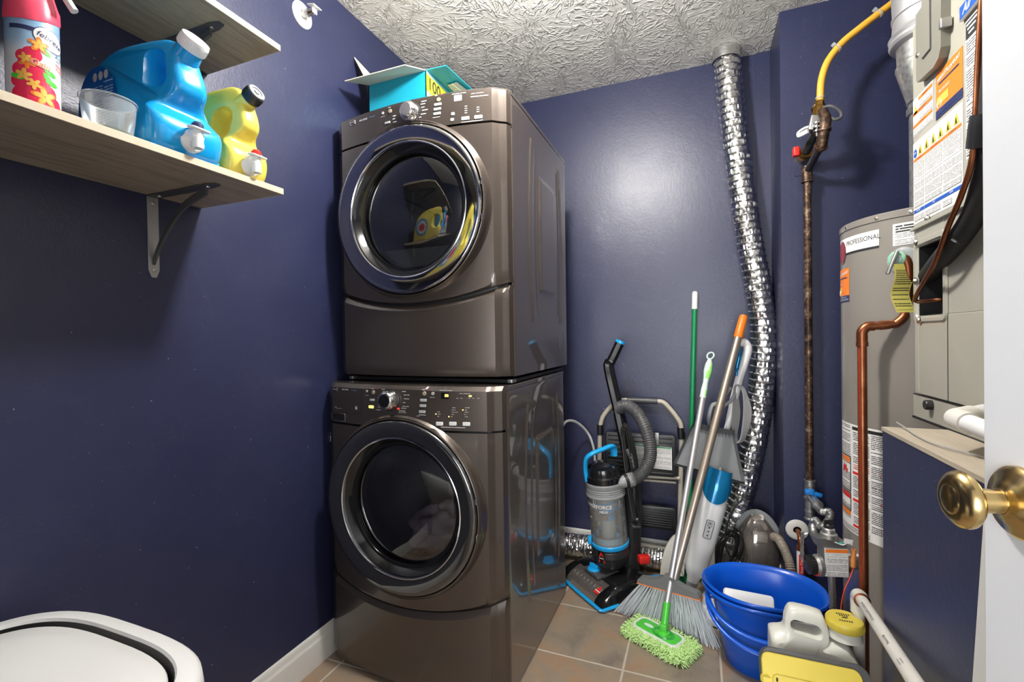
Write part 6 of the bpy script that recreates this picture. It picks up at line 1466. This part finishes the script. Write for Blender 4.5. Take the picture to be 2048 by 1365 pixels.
# ================================================================ canister vacuum on end
K0 = V((.232, 2.300, 0)); t = thing('canister_vacuum', 'small canister vacuum with clear smoky dome behind the blue bucket', 'vacuum cleaner', K0)
TOP = P(1505, 1026, y=2.30).z
def kc(x, y, z): return K0+V((x, y, z))
m = M(); rs = []
for z, w_, d_ in ((.09, .100, .085), (.14, .100, .085), (.19, .094, .080), (.24, .085, .072), (.285, .070, .060), (.315, .050, .044), (TOP-.008, .026, .024), (TOP, .008, .008)):
    rs.append([kc(w_*cos(k*pi/18), d_*sin(k*pi/18)-.01, z) for k in range(36)])
make('clear_dome', M().loft(rs, False), MT['smoke_glass'], t)
m = M(); 
rs = [[kc(w_*cos(k*pi/18)*.92, d_*sin(k*pi/18)*.92, z) for k in range(36)] for z, w_, d_ in ((.012, .075, .07), (.02, .095, .085), (.085, .102, .088), (.115, .098, .084))]
make('base_shell', M().loft(rs), MT['dark_grey_plastic'], t)
m = M(); rs = [[kc((w_)*cos(k*pi/18), (w_*.86)*sin(k*pi/18)-.008, z+.035*cos(k*pi/18)*-1+.0) for k in range(36)] for z, w_ in ((.105, .099), (.105, .106), (.13, .105), (.13, .098))]
make('white_belt', M().loft(rs, False, True), MT['pvc_white'], t)
make('filter_cylinder', M().lathe([(.050, .12), (.050, .22), (.046, .235), (0, .24)], K0+V((0, -.005, 0)), n=32), mat('filter_silver', hexc('b3aca2'), .3, .5), t)
make('filter_cap', M().rbox(kc(.012, -.035, .262), (.055, .035, .034), .005, .002), MT['pvc_white'], t)
make('outlet_elbow', M().cyl(kc(.05, -.02, .15), kc(.095, -.045, .14), .022, 20), mat('elbow_tan', hexc('8a7460'), .4), t)
ar = [kc(.104*cos(a), -.004, .12+(TOP-.118)*sin(a)) for a in [pi*k/24 for k in range(25)]]
make('carry_band', M().tube(ar, .007, 8, sx=2.4, up=(0, 1, 0)), MT['grey_plastic'], t)
make('top_latch', M().rbox(kc(.004, -.020, TOP-.012), (.050, .030, .012), .008, .004, rot(.5, 'X')), MT['pvc_white'], t)
hz = cr([P(1546, 1074, y=2.26), P(1556, 1078, y=2.2), P(1565, 1092, y=2.14), P(1574, 1112, y=2.10), P(1581, 1138, y=2.07), P(1584, 1170, y=2.06)], 24)
make('hose', M().tube(hz, [.0165+.0017*sin(i*1.7) for i in range(len(hz))], 14), mat('hose_tan', hexc('8b8174'), .4), t)
# black cord tangle beside it
t = thing('cord_bundle', 'tangle of black power cord between the steam mop and the canister vacuum', 'cord', V((.10, 2.24, 0)))
rnd = random.Random(12); m = M()
for k in range(9):
    cx = .112+rnd.uniform(-.012, .012); cyy = 2.215+rnd.uniform(-.02, .02); hh_ = .10+rnd.uniform(-.02, .02); cz = .19+rnd.uniform(-.01, .02); wd_ = .032+rnd.uniform(-.010, .012)
    lp = [V((cx+wd_*cos(a)*(1+.15*sin(3*a))+(.25*hh_*sin(a)), cyy+.01*sin(2*a+k), cz+hh_*sin(a))) for a in [2*pi*i/26 for i in range(26)]]
    m.tube(lp, .0034, 7, closed=True)
m.tube(cr([P(1494, 988, y=2.2), P(1476, 1008, y=2.2), P(1462, 1030, y=2.2), P(1450, 1075, y=2.2), P(1458, 1110, y=2.19), P(1476, 1128, y=2.18)], 6), .0036, 7)
make('cord_loops', m, MT['cord'], t)
# white slatted grille of something leaning behind
m = M().rbox((.065, 2.395, .20), (.10, .022, .36), .01, .003, rot(.18, 'Y')); 
tag(make('plastic_board', m, MT['pvc_white']), 'off-white plastic board leaning on the wall behind the black cord tangle', 'board')
# ================================================================ nested buckets
BC = V((.207, 1.815, 0))
def oval(a, b, z, sp=0, n=64):
    o = []
    for k in range(n):
        t_ = 2*pi*k/n; x, y = a*cos(t_), b*sin(t_)
        s_ = exp(-(((t_-pi+.0+pi) % (2*pi)-pi)/.30)**2)
        o.append(BC+V((x-sp*s_*.8, y, z+sp*s_*.35)))
    return o
def bucket(label, z0, k, hang):
    t = thing('bucket', label, 'bucket', BC+V((0, 0, z0)), 'nested blue buckets')
    def O(a, b, z, sp=0):
        o = []
        for i in range(72):
            th = 2*pi*i/72
            sA = exp(-((abs(((th-pi)+pi) % (2*pi)-pi))/.33)**2)   # spout on the left
            sB = exp(-((abs((th+pi) % (2*pi)-pi))/.30)**2)        # and a lifted grip on the right
            ca, sa = cos(th), sin(th); e = .86
            x = a*(abs(ca)**e)*(1 if ca > 0 else -1); y = b*(abs(sa)**e)*(1 if sa > 0 else -1)
            o.append(BC+V((x-sp*.55*sA, y, z0+z+sp*.10*sA+sp*.10*sB)))
        return o
    m = M().loft([O(.118, .098, .004), O(.122, .102, .0), O(.128, .106, .006), O(.155, .125, .15), O(.171, .137, .232), O(.174, .139, .236, .012), O(.186, .150, .243, .02), O(.190, .153, .250, .02), O(.187, .150, .256, .02), O(.180, .144, .254, .018), O(.168, .134, .236, .008), O(.151, .121, .15), O(.124, .102, .012), O(.01, .01, .010)], False)
    make('bucket_wall', m, MT['deep_blue'], t, ang=50)
    # bail handle hanging on the camera side
    l, r = BC+V((-.172, .0, z0+.205)), BC+V((.172, .0, z0+.205)); dn = V((0, -1, 0))
    pts = []
    for i in range(25):
        a = pi*i/24; q = l.lerp(r, (1-cos(a))/2); pts.append(q+V((0, -(.158)*sin(a)**.8, -hang*sin(a)))+V((-.012*cos(a), 0, 0)))
    make('bail_handle', M().tube(pts, .0048, 10, sx=1.7), MT['deep_blue'], t)
    for q in (l, r): make('handle_ear', M().lathe([(.012, -.008), (.012, .008)], q, (1, 0, 0), 16), MT['deep_blue'], t)
    return t
bucket('outer oval blue bucket standing on the tiles, lower of the two nested ones', 0, 1, .085)
bucket('inner oval blue bucket with spout, nested on top of the other one', .018, .97, .060)
m = M().rbox((.155, 1.80, .195), (.16, .09, .022), .012, .004, rot(-.05, 'Z')@rot(.9, 'X')); 
tag(make('scrub_pad', m, MT['bright_white'], ang=50), 'white cleaning pad lying inside the inner blue bucket', 'cleaning pad')
# white tray behind the broom bristles
m = M().rbox((.068, 2.03, .02), (.10, .15, .026), .01, .003, rot(-.2)); m.rbox((.058, 2.06, .052), (.10, .05, .036), .006, .002, rot(-.2))
tag(make('plastic_tray', m, MT['bright_white']), 'white plastic tray on the floor between the broom bristles and the buckets', 'tray')
# ================================================================ white jug with yellow cap
JC = V((.283, 1.440, 0)); JH = .41
t = thing('plastic_jug', 'translucent white plastic jug with handle and wide yellow cap beside the copper pipe', 'jug', JC)
sm0 = lambda b: max(0, min(1, (b-.05)/.15))
o = [(-.118, .0), (.118, .0), (.124, .008), (.124, .20), (.116, .235), (.098, .272), (.085, .290), (.072, .300), (.020, .300), (.012, .306), (.004, .322), (-.006, .352), (-.020, .366), (-.086, .372), (-.104, .362), (-.112, .340), (-.118, .310), (-.124, .296), (-.126, .27), (-.126, .20), (-.126, .008)]
o = [(a*.86+(.024 if b > .30 and a < .01 else 0), b+.040*sm0(b)) for a, b in o]
oo = cr([V((a, b, 0)) for a, b in o], 3, True)
cx, cz = 0, .17; rings = []
for yy, k in ((-.056, .90), (-.052, .955), (-.044, .985), (-.03, 1), (.03, 1), (.044, .985), (.052, .955), (.056, .90)):
    rings.append([V((JC.x+p.x*k, JC.y+yy, max(.001, cz+(p.y-cz)*k))) for p in oo])
m = M().loft(rings)
sm_ = lambda q: max(0, min(1, q))**2*(3-2*max(0, min(1, q)))
def jp(p):
    a, b = p.x-JC.x, p.z
    k = 1-.58*sm_((b-.300)/.06)
    if a > .03 and b < .35: k = 1-.30*sm_((b-.273)/.06)
    return V((p.x, JC.y+(p.y-JC.y)*k, p.z))
m.map(jp); n = N('milky_plastic'); n.set(Base_Color=hexc('d9d8cd'), Roughness=.32, Subsurface_Weight=.3, Subsurface_Radius=V((.03, .03, .025))); MT['milky'] = n.mat
jb = make('jug_body', m, MT['milky'], t, ang=60)
cm = M().loft([[V((JC.x-.026+a*k, JC.y+yy, .366+b*k+(-.10)*(a)*k)) for a, b in rr(.066, .028, .013, 6)] for yy, k in ((-.08, 1.5), (-.030, 1.15), (-.018, 1), (.018, 1), (.030, 1.15), (.08, 1.5))]); cut(jb, cm)
nk = V((JC.x+.066, JC.y, .352)); make('neck', M().lathe([(.040, 0), (.036, .018), (.036, .03)], nk, n=36), MT['milky'], t)
m = M().lathe([(.0415, .024), (.0425, .026), (.0425, .043), (.040, .047), (0, .048)], nk, n=48)
for k in range(60): a = k*2*pi/60; m.box(nk+V((.0425*cos(a), .0425*sin(a), .034)), (.001, .001, .014), rot(a))
cp = make('yellow_cap', m, MT['cap_yellow'], t)
m = M(); fc = lambda x, y: nk+V((x, y, .0485)); [m.quad([fc(a_, b_), fc(a_+.0035, b_), fc(a_+.0035, b_+.005), fc(a_, b_+.005)]) for b_, n_ in ((.014, 6), (.006, 4), (-.018, 6)) for a_ in [(.0052*i-.0026*n_) for i in range(n_)]]; m.add([fc(a, b) for a, b in ((-.008, -.002), (.004, -.003), (.008, .002), (-.003, .003))], [(0, 1, 2, 3)]); make('cap_lettering', m, MT['ink'], cp, smooth=False)
fj = plane_fn((JC.x+.050, JC.y-.0570, .285), (1, 0, 0), (0, 0, 1), .0005); make('batch_code', M().text('10301757  080LR6', .0085, fj, bold=.01), MT['ink'], jb, smooth=False)
# ================================================================ yellow and black case
CC = V((.256, 1.245, 0)); t = thing('tool_case', 'black case with ribbed yellow lid in front of the white jug', 'case', CC)
Rc = rot(-.55, 'X')
def kk(x, y, z): return CC+V((0, -.045, .040))+Rc@V((x*.93, y, z))
m = M(); out = rr(.250, .330, .028, 6)
rs = [[kk(a, y, .168+b) for a, b in [(p[0]*k, p[1]*k) for p in out]] for y, k in ((.012, .95), (.006, .985), (.0, 1), (-.040, 1), (-.048, .985))]
make('case_shell', M().loft(rs), MT['dark_grey_plastic'], t, ang=40)
inn = rr(.228, .312, .020, 6, -.010, -.004)
ld = make('case_lid', M().loft([[kk(a*k, y, .168+b*k) for a, b in inn] for y, k in ((-.046, 1), (-.056, 1), (-.059, .985))]), MT['case_yellow'], t, ang=40)
m = M()
for i in range(5):
    x = -.068+i*.034; m.rbox(kk(x, -.0595, .16), (.016, .004, .20), .002, .001, Rc@rot(-.10, 'Y'))
m.tube([kk(-.008+a, -.0595, .155+b) for a, b in rr(.185, .245, .012, 4)], .0016, 5, closed=True)
make('lid_ribs', m, MT['case_yellow'], ld)
m = M().lathe([(.012, -.003), (.012, .003)], kk(-.116, -.054, .262), (0, 1, 0), 20); make('hinge_tab', m, MT['case_yellow'], ld)
m = M().rbox(kk(-.090, -.0605, .265), (.004, .003, .008), .001, .0005); make('lid_slot', m, MT['ink'], ld)
m = M().tube([kk(-.122, -.05, .10), kk(-.13, -.055, .12), kk(-.13, -.055, .19), kk(-.122, -.05, .21)], .004, 8); make('wire_handle', m, MT['chrome'], t)
# dust and lint by the vacuum, a small orange scrap
m = M(); rnd = random.Random(6)
for i in range(90):
    a = rnd.uniform(0, 1); c_ = V((-.33, 1.93, .002)).lerp(V((.02, 1.86, .002)), a)+V((rnd.uniform(-.02, .02), rnd.uniform(-.03, .012), 0)); an = rnd.uniform(0, 6); L_ = rnd.uniform(.008, .028)
    m.tube(cr([c_, c_+V((cos(an), sin(an), .002))*L_*.5, c_+V((cos(an+.8), sin(an+.8), .0))*L_], 3), .0005, 3, cap=False)
o = make('lint', m, MT['dust'], smooth=False); tag(o, 'loose lint and hair on the tiles along the broom bristles', 'lint', kind='stuff')
